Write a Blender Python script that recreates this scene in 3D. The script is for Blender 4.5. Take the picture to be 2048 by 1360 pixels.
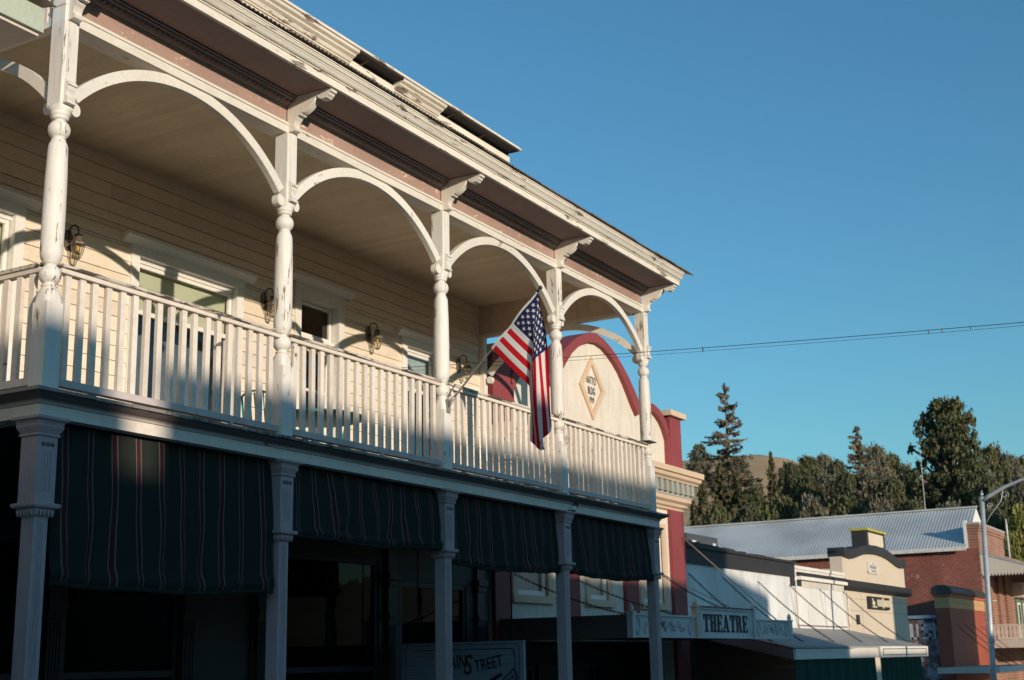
import bpy, bmesh, math, random
from mathutils import Vector, Matrix
from math import sin, cos, pi, radians, sqrt, atan2
random.seed(7)
scene = bpy.context.scene
for o in list(bpy.data.objects):
    bpy.data.objects.remove(o)
COL = scene.collection

# ------------------------------------------------------------------ camera
CAM = Vector((9.2, -7.871, 1.6))
YAW, PIT, ROL = radians(29.698), radians(13.52), radians(-1.199)
fw = Vector((-sin(YAW)*cos(PIT), cos(YAW)*cos(PIT), sin(PIT)))
r0 = Vector((cos(YAW), sin(YAW), 0)); u0 = r0.cross(fw)
rr = cos(ROL)*r0 + sin(ROL)*u0; uu = -sin(ROL)*r0 + cos(ROL)*u0
cd = bpy.data.cameras.new('camera'); cam = bpy.data.objects.new('camera', cd); COL.objects.link(cam)
cam.matrix_world = Matrix(((rr.x, uu.x, -fw.x, CAM.x), (rr.y, uu.y, -fw.y, CAM.y), (rr.z, uu.z, -fw.z, CAM.z), (0, 0, 0, 1)))
cd.lens = 47; cd.sensor_width = 36; cd.clip_start = .1; cd.clip_end = 4000
cd.dof.use_dof = True; cd.dof.focus_distance = 15.0; cd.dof.aperture_fstop = 3.0
scene.camera = cam

# ------------------------------------------------------------------ sky, sun, exposure
SUN = Vector((1.0, -0.5, 0.187)).normalized()          # towards the sun
ELEV = math.asin(SUN.z)
world = bpy.data.worlds.new('World'); scene.world = world; world.use_nodes = True
wn = world.node_tree.nodes; wl = world.node_tree.links
sky = wn.new('ShaderNodeTexSky'); sky.sky_type = 'NISHITA'; sky.sun_disc = False
sky.sun_elevation = ELEV; sky.sun_rotation = atan2(SUN.x, SUN.y)
sky.altitude = 0; sky.air_density = 1.2; sky.dust_density = 0.3; sky.ozone_density = 3.4
bg = wn['Background']; bg.inputs['Strength'].default_value = 0.15
tint = wn.new('ShaderNodeMix'); tint.data_type = 'RGBA'; tint.blend_type = 'MULTIPLY'; tint.inputs[0].default_value = 1   # uniform colour multiply: less red over the whole sky
tint.inputs[7].default_value = (.58, .91, .97, 1); wl.new(sky.outputs['Color'], tint.inputs[6]); wl.new(tint.outputs[2], bg.inputs['Color'])
sl = bpy.data.lights.new('sun', 'SUN'); sl.energy = 3.75; sl.angle = radians(0.55); sl.color = (1.0, .865, .70)
so = bpy.data.objects.new('sun', sl); COL.objects.link(so)
so.rotation_euler = SUN.to_track_quat('Z', 'Y').to_euler(); so.location = (40, -30, 30)
scene.view_settings.view_transform = 'Standard'; scene.view_settings.look = 'None'
scene.view_settings.exposure = 0.2; scene.view_settings.gamma = 1.0
scene.view_settings.use_curve_mapping = False

# ------------------------------------------------------------------ helpers
WL = {}
def GZ(y): return -.033*(max(-60, min(75, y))+7.87)     # the street falls away gently from the camera
class MB:
    def __init__(s): s.v = []; s.f = []; s.m = []; s.sm = []
    def add(s, vs, fs, mi=0, sm=False):
        b = len(s.v); s.v += [tuple(p) for p in vs]
        for f in fs: s.f.append([b+i for i in f]); s.m.append(mi); s.sm.append(sm)
        return s
    def box(s, x0, x1, y0, y1, z0, z1, mi=0):
        v = [(x, y, z) for z in (z0, z1) for y in (y0, y1) for x in (x0, x1)]
        return s.add(v, [(0,2,3,1),(4,5,7,6),(0,1,5,4),(2,6,7,3),(0,4,6,2),(1,3,7,5)], mi)
    def prism(s, pts, ax, a0, a1, mi=0):
        """polygon pts swept along axis: 'y' -> (x,z), 'x' -> (y,z), 'z' -> (x,y)"""
        def P(p, a):
            return {'y': (p[0], a, p[1]), 'x': (a, p[0], p[1]), 'z': (p[0], p[1], a)}[ax]
        n = len(pts)
        v = [P(p, a0) for p in pts]+[P(p, a1) for p in pts]
        f = [list(range(n)), list(range(2*n-1, n-1, -1))]+[(i, (i+1) % n, n+(i+1) % n, n+i) for i in range(n)]
        return s.add(v, f, mi)
    def lathe(s, prof, c=(0, 0), n=20, mi=0, sm=True):
        v = []; f = []
        for r, z in prof:
            for k in range(n):
                a = 2*pi*k/n; v.append((c[0]+r*cos(a), c[1]+r*sin(a), z))
        for i in range(len(prof)-1):
            for k in range(n):
                f.append((i*n+k, i*n+(k+1) % n, (i+1)*n+(k+1) % n, (i+1)*n+k))
        f.append(list(range(n-1, -1, -1))); f.append([(len(prof)-1)*n+k for k in range(n)])
        return s.add(v, f, mi, sm)
    def tube(s, pts, r, n=6, mi=0, closed=False, sm=True):
        pts = [Vector(p) for p in pts]; N = len(pts); v = []; f = []
        rs = r if isinstance(r, (list, tuple)) else [r]*N
        for i, p in enumerate(pts):
            a = pts[(i-1) % N] if (closed or i > 0) else p
            b = pts[(i+1) % N] if (closed or i < N-1) else p
            t = (b-a).normalized(); q = t.orthogonal().normalized() if i == 0 else (q-t*q.dot(t)).normalized()
            w = t.cross(q)
            for k in range(n):
                an = 2*pi*k/n; v.append(p+rs[i]*(cos(an)*q+sin(an)*w))
        for i in range(N if closed else N-1):
            j = (i+1) % N
            for k in range(n): f.append((i*n+k, i*n+(k+1) % n, j*n+(k+1) % n, j*n+k))
        if not closed: f.append(list(range(n-1, -1, -1))); f.append([(N-1)*n+k for k in range(n)])
        return s.add(v, f, mi, sm)
    def ball(s, c, r, n=10, m=6, mi=0, sq=(1, 1, 1)):
        v = [(c[0], c[1], c[2]-r*sq[2])]; f = []
        for i in range(1, m):
            t = -pi/2+pi*i/m
            for k in range(n):
                a = 2*pi*k/n; v.append((c[0]+r*sq[0]*cos(t)*cos(a), c[1]+r*sq[1]*cos(t)*sin(a), c[2]+r*sq[2]*sin(t)))
        v.append((c[0], c[1], c[2]+r*sq[2])); L = len(v)-1
        for k in range(n):
            f.append((0, 1+(k+1) % n, 1+k)); f.append((L, L-n+k, L-n+(k+1) % n))
            for i in range(m-2): f.append((1+i*n+k, 1+i*n+(k+1) % n, 1+(i+1)*n+(k+1) % n, 1+(i+1)*n+k))
        return s.add(v, f, mi, True)
    def mesh(s, name, mats, fix=True):
        me = bpy.data.meshes.new(name); me.from_pydata(s.v, [], s.f)
        if not isinstance(mats, (list, tuple)): mats = [mats]
        for m in mats: me.materials.append(m)
        me.polygons.foreach_set('material_index', s.m); me.polygons.foreach_set('use_smooth', s.sm)
        if fix:
            bm = bmesh.new(); bm.from_mesh(me); bmesh.ops.recalc_face_normals(bm, faces=bm.faces); bm.to_mesh(me); bm.free()
        me.update(); return me
    def obj(s, name, mats, parent=None, loc=(0, 0, 0), fix=True):
        return link(name, s.mesh(name, mats, fix), parent, loc)
def link(name, me, parent=None, loc=(0, 0, 0), rot=None):
    o = bpy.data.objects.new(name, me); COL.objects.link(o)
    loc = Vector(loc); WL[o] = loc
    if parent is not None: o.parent = parent; o.location = loc-WL[parent]
    else: o.location = loc
    if rot: o.rotation_euler = rot
    return o
def tag(o, label=None, cat=None, group=None, kind=None):
    for k, v in (('label', label), ('category', cat), ('group', group), ('kind', kind)):
        if v: o[k] = v
    return o
def thing(name, label, cat, loc, group=None):
    return tag(link(name, None, None, loc), label, cat, group)
def part(name, parent):                                   # an Empty part that only groups its pieces
    return link(name, None, parent, WL[parent])
def holes(y0, y1, z0, z1, hs):
    """rectangle minus rectangles, as a list of rectangles"""
    zs = sorted({z0, z1}|{z for h in hs for z in h[2:] if z0 < z < z1}); out = []
    for a, b in zip(zs, zs[1:]):
        y = y0
        for h in sorted(h for h in hs if h[2] < b-1e-6 and h[3] > a+1e-6):
            if h[0] > y: out.append((y, min(h[0], y1), a, b))
            y = max(y, h[1])
        if y < y1: out.append((y, y1, a, b))
    return out
def text_mesh(txt, name, mat, size, ext=.004, sx=1.0, spacing=1.0):
    c = bpy.data.curves.new(name, 'FONT'); c.body = txt; c.size = size; c.extrude = ext; c.align_x = 'CENTER'; c.align_y = 'CENTER'
    c.space_character = spacing
    o = bpy.data.objects.new(name, c); COL.objects.link(o)
    dg = bpy.context.evaluated_depsgraph_get(); me = bpy.data.meshes.new_from_object(o.evaluated_get(dg))
    bpy.data.objects.remove(o); me.materials.clear(); me.materials.append(mat)
    for v in me.vertices: v.co.x *= sx
    return me

# ------------------------------------------------------------------ materials
MATS = {}
def nodes(name):
    m = bpy.data.materials.new(name); m.use_nodes = True
    nt = m.node_tree; return m, nt, nt.nodes, nt.links, nt.nodes['Principled BSDF']
def mixc(n, l, fac, a, b, blend='MIX'):
    x = n.new('ShaderNodeMix'); x.data_type = 'RGBA'; x.blend_type = blend
    for i, v in ((0, fac), (6, a), (7, b)):
        if hasattr(v, 'is_linked') or hasattr(v, 'links'): l.new(v, x.inputs[i])
        else: x.inputs[i].default_value = v if i == 0 else (*v, 1)
    return x.outputs[2]
def ramp(n, l, src, p0, p1, c0=(0, 0, 0, 1), c1=(1, 1, 1, 1)):
    r = n.new('ShaderNodeValToRGB'); r.color_ramp.elements[0].position = p0; r.color_ramp.elements[1].position = p1
    r.color_ramp.elements[0].color = c0; r.color_ramp.elements[1].color = c1; l.new(src, r.inputs[0]); return r.outputs[0]
def noise(n, l, vec, scale, detail=4, rough=.55, dist=0):
    x = n.new('ShaderNodeTexNoise'); x.inputs['Scale'].default_value = scale; x.inputs['Detail'].default_value = detail
    x.inputs['Roughness'].default_value = rough; x.inputs['Distortion'].default_value = dist; l.new(vec, x.inputs['Vector']); return x.outputs['Fac']
def posmap(n, l, sc=(1, 1, 1)):
    g = n.new('ShaderNodeNewGeometry'); m = n.new('ShaderNodeMapping'); m.inputs['Scale'].default_value = sc
    l.new(g.outputs['Position'], m.inputs['Vector']); return m.outputs[0]
def paint(name, col, peel=0.0, under=(.22, .15, .1), grain=(1, 1, 1), rough=.62, var=.12, pscale=9, bump=.12, grime=.0):
    """old house paint: slow stains, fine grain, flaked spots that show the wood"""
    if name in MATS: return MATS[name]
    m, nt, n, l, b = nodes(name); v = posmap(n, l, grain); vp = posmap(n, l)
    st = noise(n, l, vp, .9, 5, .6); fine = noise(n, l, v, 28, 4, .6)
    c = mixc(n, l, ramp(n, l, st, .3, .72), tuple(x*(1-var) for x in col), tuple(min(1, x*(1+var*.4)) for x in col))
    mul = n.new('ShaderNodeMix'); mul.data_type = 'RGBA'; mul.blend_type = 'MULTIPLY'; mul.inputs[0].default_value = 1
    l.new(c, mul.inputs[6]); l.new(ramp(n, l, fine, .25, .55, (.88, .86, .83, 1), (1, 1, 1, 1)), mul.inputs[7]); c = mul.outputs[2]
    oi = n.new('ShaderNodeObjectInfo'); mo = n.new('ShaderNodeMix'); mo.data_type = 'RGBA'; mo.blend_type = 'MULTIPLY'; mo.inputs[0].default_value = 1
    l.new(c, mo.inputs[6]); l.new(ramp(n, l, oi.outputs['Random'], 0, 1, (.90, .885, .87, 1), (1.03, 1.03, 1.02, 1)), mo.inputs[7]); c = mo.outputs[2]
    if grime:
        gr = noise(n, l, posmap(n, l, (3, 3, .35)), 3.5, 5, .6)
        c = mixc(n, l, ramp(n, l, gr, .52, .8, (0, 0, 0, 1), (grime, grime, grime, 1)), c, tuple(x*.45 for x in col))
    h = fine
    if peel:
        pn = noise(n, l, v, pscale, 8, .68, .3); zone = noise(n, l, vp, 1.7, 3, .5)
        ad = n.new('ShaderNodeMath'); ad.operation = 'MULTIPLY_ADD'; l.new(zone, ad.inputs[0]); ad.inputs[1].default_value = .55; l.new(pn, ad.inputs[2])
        t = 1.08-peel*.32
        mask = ramp(n, l, ad.outputs[0], t, t+.012)
        c = mixc(n, l, mask, c, under)
        sb = n.new('ShaderNodeMath'); sb.operation = 'MULTIPLY_ADD'; l.new(mask, sb.inputs[0]); sb.inputs[1].default_value = -1.2; l.new(fine, sb.inputs[2]); h = sb.outputs[0]
    l.new(c, b.inputs['Base Color']); b.inputs['Roughness'].default_value = rough
    bp = n.new('ShaderNodeBump'); bp.inputs['Strength'].default_value = bump; bp.inputs['Distance'].default_value = .01
    l.new(h, bp.inputs['Height']); l.new(bp.outputs[0], b.inputs['Normal'])
    MATS[name] = m; return m
def plain(name, col, rough=.5, metal=0, var=.15, scale=6, emit=None):
    if name in MATS: return MATS[name]
    m, nt, n, l, b = nodes(name)
    f = noise(n, l, posmap(n, l), scale, 4)
    l.new(mixc(n, l, ramp(n, l, f, .3, .7), tuple(x*(1-var) for x in col), tuple(min(1, x*(1+var)) for x in col)), b.inputs['Base Color'])
    b.inputs['Roughness'].default_value = rough; b.inputs['Metallic'].default_value = metal
    if emit: b.inputs['Emission Color'].default_value = (*emit[0], 1); b.inputs['Emission Strength'].default_value = emit[1]
    MATS[name] = m; return m
def glass(name, tint=(.8, .85, .85), base=.06, bumpy=.0):
    if name in MATS: return MATS[name]
    m, nt, n, l, b = nodes(name); n.remove(b)
    out = [x for x in n if x.type == 'OUTPUT_MATERIAL'][0]
    tr = n.new('ShaderNodeBsdfTransparent'); tr.inputs[0].default_value = (*tint, 1)
    gl = n.new('ShaderNodeBsdfGlossy'); gl.inputs['Roughness'].default_value = .015
    if bumpy:
        bp = n.new('ShaderNodeBump'); bp.inputs['Strength'].default_value = bumpy; bp.inputs['Distance'].default_value = .02
        l.new(noise(n, l, posmap(n, l), 2.2, 2), bp.inputs['Height']); l.new(bp.outputs[0], gl.inputs['Normal'])
    lw = n.new('ShaderNodeLayerWeight'); lw.inputs[0].default_value = .5
    fr = n.new('ShaderNodeMath'); fr.operation = 'POWER'; fr.inputs[1].default_value = 4.0; l.new(lw.outputs['Facing'], fr.inputs[0])
    ad = n.new('ShaderNodeMath'); ad.operation = 'ADD'; ad.inputs[1].default_value = base; ad.use_clamp = True; l.new(fr.outputs[0], ad.inputs[0])
    mx = n.new('ShaderNodeMixShader'); l.new(ad.outputs[0], mx.inputs[0]); l.new(tr.outputs[0], mx.inputs[1]); l.new(gl.outputs[0], mx.inputs[2])
    l.new(mx.outputs[0], out.inputs[0]); MATS[name] = m; return m
def cloth(name, col, trans=.25, var=.1):
    if name in MATS: return MATS[name]
    m, nt, n, l, b = nodes(name); out = [x for x in n if x.type == 'OUTPUT_MATERIAL'][0]
    f = noise(n, l, posmap(n, l), 4, 4); c = mixc(n, l, f, tuple(x*(1-var) for x in col), tuple(min(1, x*(1+var)) for x in col))
    l.new(c, b.inputs['Base Color']); b.inputs['Roughness'].default_value = .85; b.inputs['Specular IOR Level'].default_value = .2
    wv = noise(n, l, posmap(n, l, (1, 1, 1)), 350, 1); bp = n.new('ShaderNodeBump'); bp.inputs['Strength'].default_value = .1; l.new(wv, bp.inputs['Height']); l.new(bp.outputs[0], b.inputs['Normal'])
    tl = n.new('ShaderNodeBsdfTranslucent'); l.new(c, tl.inputs[0]); mx = n.new('ShaderNodeMixShader'); mx.inputs[0].default_value = trans
    l.new(b.outputs[0], mx.inputs[1]); l.new(tl.outputs[0], mx.inputs[2]); l.new(mx.outputs[0], out.inputs[0]); MATS[name] = m; return m
def brickmat(name, c1, c2, mortar, axis='x', scale=1.0, paintcol=None, paintamt=0):
    """far brick wall; axis = the horizontal direction the courses run in"""
    if name in MATS: return MATS[name]
    m, nt, n, l, b = nodes(name); g = n.new('ShaderNodeNewGeometry'); s = n.new('ShaderNodeSeparateXYZ'); l.new(g.outputs['Position'], s.inputs[0])
    cmb = n.new('ShaderNodeCombineXYZ'); l.new(s.outputs[0 if axis == 'x' else 1], cmb.inputs[0]); l.new(s.outputs[2], cmb.inputs[1])
    br = n.new('ShaderNodeTexBrick'); l.new(cmb.outputs[0], br.inputs['Vector']); br.inputs['Scale'].default_value = 1
    br.inputs['Brick Width'].default_value = .22*scale; br.inputs['Row Height'].default_value = .075*scale; br.inputs['Mortar Size'].default_value = .009*scale
    br.inputs['Color1'].default_value = (*c1, 1); br.inputs['Color2'].default_value = (*c2, 1); br.inputs['Mortar'].default_value = (*mortar, 1); br.inputs['Bias'].default_value = -.1
    st = noise(n, l, posmap(n, l, (1, 1, .4)), .8, 6, .65)
    c = mixc(n, l, ramp(n, l, st, .32, .7, (.62, .62, .62, 1), (1.0, 1.0, 1.0, 1)), (0, 0, 0), br.outputs['Color'], 'MIX')
    if paintcol:
        pn = noise(n, l, posmap(n, l), 2.2, 8, .75); c = mixc(n, l, ramp(n, l, pn, .62-paintamt*.4, .72-paintamt*.4), c, paintcol)
    l.new(c, b.inputs['Base Color']); b.inputs['Roughness'].default_value = .85
    bp = n.new('ShaderNodeBump'); bp.inputs['Strength'].default_value = .5; bp.inputs['Distance'].default_value = .02; l.new(br.outputs['Fac'], bp.inputs['Height']); bp.invert = True
    l.new(bp.outputs[0], b.inputs['Normal']); MATS[name] = m; return m
def leafmat(name, c1, c2, scale=.35):
    if name in MATS: return MATS[name]
    m, nt, n, l, b = nodes(name); out = [x for x in n if x.type == 'OUTPUT_MATERIAL'][0]
    f = noise(n, l, posmap(n, l), scale, 5, .7); c = mixc(n, l, ramp(n, l, f, .35, .68), c1, c2)
    l.new(c, b.inputs['Base Color']); b.inputs['Roughness'].default_value = .7
    tl = n.new('ShaderNodeBsdfTranslucent'); l.new(c, tl.inputs[0]); mx = n.new('ShaderNodeMixShader'); mx.inputs[0].default_value = .2
    l.new(b.outputs[0], mx.inputs[1]); l.new(tl.outputs[0], mx.inputs[2]); l.new(mx.outputs[0], out.inputs[0]); MATS[name] = m; return m

WHITE = paint('old_white_paint', (.80, .745, .67), peel=.22, grain=(1, 1, .3), var=.1, grime=.25)
POSTW = paint('post_white_paint', (.79, .745, .69), peel=.56, grain=(1, 1, .13), var=.08, pscale=26, grime=.2)
RAILW = paint('rail_white_paint', (.80, .71, .62), peel=.3, grain=(1, .4, .5), var=.1, under=(.16, .12, .1), grime=.2)
RAILTOP = paint('weathered_handrail_paint', (.74, .66, .56), peel=.92, grain=(1.4, .13, 1.4), var=.15, under=(.09, .065, .055), pscale=15)
EAVEW = paint('flaking_eave_paint', (.80, .73, .64), peel=.62, grain=(1, .18, 1.6), under=(.2, .15, .12), pscale=8)
CREAM = paint('cream_siding_paint', (.84, .72, .58), peel=.1, grain=(1, .3, 1), var=.10, under=(.5, .4, .3))
CEIL = paint('cream_ceiling_paint', (.72, .60, .44), peel=.24, grain=(.3, 1, 1), var=.12, under=(.25, .2, .15))
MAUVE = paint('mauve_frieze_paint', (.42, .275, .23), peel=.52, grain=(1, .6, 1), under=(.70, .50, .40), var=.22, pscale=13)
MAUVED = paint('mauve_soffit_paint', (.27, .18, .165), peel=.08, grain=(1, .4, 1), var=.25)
TRIMH = paint('horizontal_trim_paint', (.80, .745, .67), peel=.30, grain=(1, .2, 1), var=.1)
ARCHW = paint('arch_white_paint', (.80, .745, .67), peel=.36, grain=(1, 1, 1), var=.1, pscale=16)
GREYM = paint('grey_bed_mould_paint', (.26, .21, .20), var=.2)
GREYW = paint('greyed_white_paint', (.62, .55, .52), peel=.3, grain=(1, .3, .3), under=(.2, .17, .15), var=.18, grime=.3)
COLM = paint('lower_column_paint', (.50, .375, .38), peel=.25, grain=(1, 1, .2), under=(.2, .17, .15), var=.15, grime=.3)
GREYD = paint('weathered_cornice_paint', (.20, .165, .16), peel=.25, grain=(1, .3, 1), var=.2)
TRIMW = paint('window_trim_paint', (.82, .79, .74), peel=.0, var=.06)
DECKM = paint('weathered_deck_boards', (.30, .26, .23), peel=.7, under=(.1, .08, .07), grain=(.3, 2, 1))
RUST = plain('corrugated_iron', (.30, .24, .20), .55, .4, .45, 3)
DARKIN = plain('dark_interior', (.02, .018, .016), .8)
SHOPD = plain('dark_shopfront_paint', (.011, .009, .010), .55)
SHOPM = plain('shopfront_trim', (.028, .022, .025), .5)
BLIND = plain('roller_blind', (.52, .53, .38), .8, 0, .05, 2)
GLASS = glass('window_glass', (.97, .98, .97), .04, .08)
GLASSD = glass('shop_glass', (.35, .38, .4), .0, .1)
BLACKM = plain('black_metal', (.02, .018, .017), .4, .6)
BRONZE = plain('tarnished_bronze', (.15, .115, .085), .5, .3, .3, 30)
STEEL = plain('brushed_steel', (.45, .43, .41), .3, .9)
AMBER = plain('amber_bulb_glass', (.75, .42, .05), .2)
LGLASS = glass('lantern_glass', (.88, .86, .78), .05)

# ------------------------------------------------------------------ ground, road, hill
gm = plain('dry_earth_ground', (.20, .17, .12), .95, 0, .3, .2)
g = MB(); ys = [-600, -60, -20, 20, 75, 130, 1200]
for y in ys:
    for x in (-900, 900): g.v.append((x, y, GZ(y)))
for i in range(len(ys)-1): g.f.append([2*i, 2*i+1, 2*i+3, 2*i+2]); g.m.append(0); g.sm.append(False)
tag(g.obj('ground', gm, fix=False), kind='structure')
def strip(name, x0, x1, dz, mat, y0=-60, y1=75):
    s = MB(); s.add([(x0, y0, GZ(y0)+dz), (x1, y0, GZ(y0)+dz), (x1, y1, GZ(y1)+dz), (x0, y1, GZ(y1)+dz)], [(0, 1, 2, 3)])
    return tag(s.obj(name, mat, fix=False), kind='structure')
ASPH = plain('asphalt', (.05, .05, .052), .9, 0, .2, 8); CONC = plain('concrete_pavement', (.30, .28, .25), .9, 0, .15, 3)
strip('road', 2.6, 21.0, .004, ASPH)
def slab(name, x0, x1):
    s = MB(); y0, y1 = -60, 75
    v = [(x, y, GZ(y)+z) for z in (.0, .15) for y in (y0, y1) for x in (x0, x1)]
    s.add(v, [(0,2,3,1),(4,5,7,6),(0,1,5,4),(2,6,7,3),(0,4,6,2),(1,3,7,5)]); return tag(s.obj(name, CONC), kind='structure')
slab('pavement', -8, 2.6); slab('pavement_opposite', 21.0, 25.9)
strip('road_marking', 10.8, 10.95, .008, plain('white_road_paint', (.75, .74, .7), .8))
def hill_z(x, y):
    d = sqrt((x-9.2)**2+(y+7.9)**2); t = max(0, min(1, (d-92)/240)); az = atan2(9.2-x, y+7.9)
    k = max(0, min(1, (az-.2)/.14)); top = 36+16*k*k*(3-2*k)
    return -2.9+top*t**1.15+1.0*sin(x*.05)*cos(y*.04)*t
h = MB(); NX, NY = 70, 50
for j in range(NY+1):
    for i in range(NX+1):
        x = -330+i*(460/NX); y = 78+j*(420/NY); h.v.append((x, y, hill_z(x, y)))
for j in range(NY):
    for i in range(NX): h.f.append([j*(NX+1)+i, j*(NX+1)+i+1, (j+1)*(NX+1)+i+1, (j+1)*(NX+1)+i]); h.m.append(0); h.sm.append(True)
tag(h.obj('hillside', leafmat('dry_golden_grass', (.66, .43, .23), (.44, .30, .16), .06), fix=False), kind='structure')

# ================================================================== the balcony building
W = -3.27; BAY = 3.2; PY = [BAY*i for i in range(5)]
bld = thing('balcony_building', 'cream two-storey wooden building with white arcaded balcony and mauve frieze', 'building', (-3.27, 6.4, GZ(6.4)))

# --- upper wall: core, clapboards cut round the openings
OPEN = [(.55, 2.21, 4.35, 6.83), (4.20, 6.08, 4.35, 6.83), (7.52, 8.45, 3.97, 7.05), (10.35, 11.27, 4.35, 6.83)]
Y0, Y1 = -.12, 12.93
wall = MB()
for a, b, c, d in holes(Y0, Y1, 3.9, 9.6, [(o[0]-.03, o[1]+.03, o[2], o[3]+.03) for o in OPEN]): wall.box(W-.16, W-.012, a, b, c, d)
wall = wall.obj('wall', CREAM, bld)
z = 5.38-.1915*8; k = 0
while z < 8.04:
    for (a, b, c, d) in holes(Y0, Y1, max(z, 3.95), min(z+.1915, 8.06), [(o[0]-.13, o[1]+.13, o[2]-.1, o[3]+.12) for o in OPEN]):
        if d-c < .02 or b-a < .02: continue
        cuts = [a]+([random.uniform(a+.8, b-.8)] if b-a > 2.2 else [])+[b]
        for a, b in zip(cuts, cuts[1:]):
            jx = random.uniform(-.002, .002); top = W+.003; bot = W+.003+.015*(d-c)/.1915+jx
            MB().prism([(W-.012, c), (bot, c), (bot, c+.012), (top+jx, d-.006), (W-.012, d-.006)], 'y', a+.0015, b-.0015).obj('clapboard', CREAM, wall)
    z += .1915; k += 1

# --- windows
def window(y0, y1, z0, z1, rail=None, rec=.10, cor=(6.96, 7.08), blind=False, name='window'):
    w = MB()
    cw = .14; t = W+.045
    w.box(W-.02, t, y0-cw, y0, z0-.02, z1); w.box(W-.02, t, y1, y1+cw, z0-.02, z1)
    w.box(W-.02, t+.004, y0-cw-.004, y1+cw+.004, z1, cor[0])
    o = w.obj(name, TRIMW, bld)
    MB().prism([(W-.01, cor[0]), (W+.06, cor[0]), (W+.075, cor[0]+.025), (W+.085, cor[0]+.03), (W+.13, cor[0]+.075), (W+.15, cor[0]+.08), (W+.15, cor[1]), (W-.01, cor[1])],
               'y', y0-cw-.17, y1+cw+.17).obj('window_cornice', TRIMW, o)
    j = MB(); x0 = W-rec-.05
    j.box(x0, W-.02, y0-.03, y0, z0, z1); j.box(x0, W-.02, y1, y1+.03, z0, z1); j.box(x0, W-.02, y0-.03, y1+.03, z1, z1+.03)
    if name == 'window': j.prism([(x0, z0-.06), (W+.09, z0-.09), (W+.09, z0-.045), (x0, z0)], 'y', y0-cw-.02, y1+cw+.02)
    j.obj('jamb', TRIMW, o)
    return o
def sash(o, y0, y1, z0, z1, xs, fr=.055, mat=None, pane=True, dark=True):
    s = MB(); m = mat or TRIMW
    s.box(xs-.02, xs+.02, y0, y1, z1-fr, z1); s.box(xs-.02, xs+.02, y0, y1, z0, z0+fr)
    s.box(xs-.02, xs+.02, y0, y0+fr, z0+fr, z1-fr); s.box(xs-.02, xs+.02, y1-fr, y1, z0+fr, z1-fr)
    s.obj('sash', m, o)
    if pane: MB().box(xs-.004, xs+.002, y0+fr-.004, y1-fr+.004, z0+fr-.004, z1-fr+.004).obj('pane', GLASS, o)
for i, (y0, y1, z0, z1) in enumerate(OPEN):
    if i == 2: continue
    o = window(y0, y1, z0, z1)
    mid = 6.13
    sash(o, y0+.015, y1-.015, mid-.04, z1-.06, W-.07)
    MB().box(W-.11, W-.03, y0, y1, z1-.062, z1).obj('head_board', TRIMW, o)
    sash(o, y0+.015, y1-.015, z0, mid+.035, W-.115)
    MB().box(W-.162, W-.158, y0+.02, y1-.02, (mid-.02 if i else 5.2), z1-.06).obj('roller_blind', BLIND if i != 3 else plain('pale_blue_blind', (.38, .43, .42), .8), o)
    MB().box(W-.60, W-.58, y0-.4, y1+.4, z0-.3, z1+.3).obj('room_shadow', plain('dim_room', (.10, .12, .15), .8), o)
d = window(7.52, 8.45, 3.97, 7.05, cor=(7.25, 7.38), name='door_surround')
sash(d, 7.535, 8.435, 6.50, 7.04, W-.12, .05)
MB().box(W-.15, W-.06, 7.52, 8.45, 6.40, 6.50).obj('transom_bar', TRIMW, d)
dr = MB(); dr.box(W-.15, W-.11, 7.535, 7.65, 3.97, 6.40); dr.box(W-.15, W-.11, 8.32, 8.435, 3.97, 6.40)
for a, b in ((6.28, 6.40), (5.66, 5.70), (5.05, 5.17), (3.97, 4.2)): dr.box(W-.15, W-.11, 7.65, 8.32, a, b)
dr.box(W-.148, W-.112, 7.965, 8.005, 5.17, 6.28); dr.box(W-.14, W-.12, 7.65, 8.32, 4.2, 5.05)
dr.obj('door', TRIMW, d)
MB().box(W-.132, W-.128, 7.65, 8.32, 5.17, 6.28).obj('pane', GLASS, d)

# --- ceiling boards and the boarded headers at both ends
ceil = MB().box(W, -.13, -.06, 12.86, 8.062, 8.09).obj('ceiling', CEIL, bld)
cb = MB().box(W, -.14, 0, .1385, 0, .02).mesh('ceiling_board', CEIL)
y = -.06
while y < 12.72: link('ceiling_board', cb, ceil, (0, y, 8.04+random.uniform(-.0012, .0012))); y += .1402
PLANK = paint('header_plank_paint', (.66, .53, .41), peel=.1, var=.15, grain=(1, 1, .3)); PINKP = paint('pinkish_header_paint', (.70, .60, .55), peel=.12, var=.1, grain=(1, 1, .3))
for yy, mt, sgn in ((12.8, PLANK, -1), (0.0, PINKP, -1)):
    hd = MB().box(W, -.08, yy-.03, yy+.05, 7.50, 8.36 if yy < 1 else 8.2).obj('side_header', mt, bld)
    MB().box(W, -.08, yy-.055, yy+.055, 7.44, 7.50).obj('header_rail', WHITE, hd)
    pm = MB().box(0, .252, 0, .018, 7.503, 8.35 if yy < 1 else 8.04).mesh('header_plank', mt)
    x = W
    while x < -.3: link('header_plank', pm, hd, (x+.002, yy-.049, 0)); x += .2555
    MB().box(W+.003, W+.11, yy-.06, yy+.06, 3.95, 7.44).obj('wall_pilaster', WHITE, bld)
    MB().box(W, -.1, yy-.035, yy-.02, 8.0, 8.04).obj('ceiling_bead', CEIL, hd) if yy > 1 else None

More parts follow.
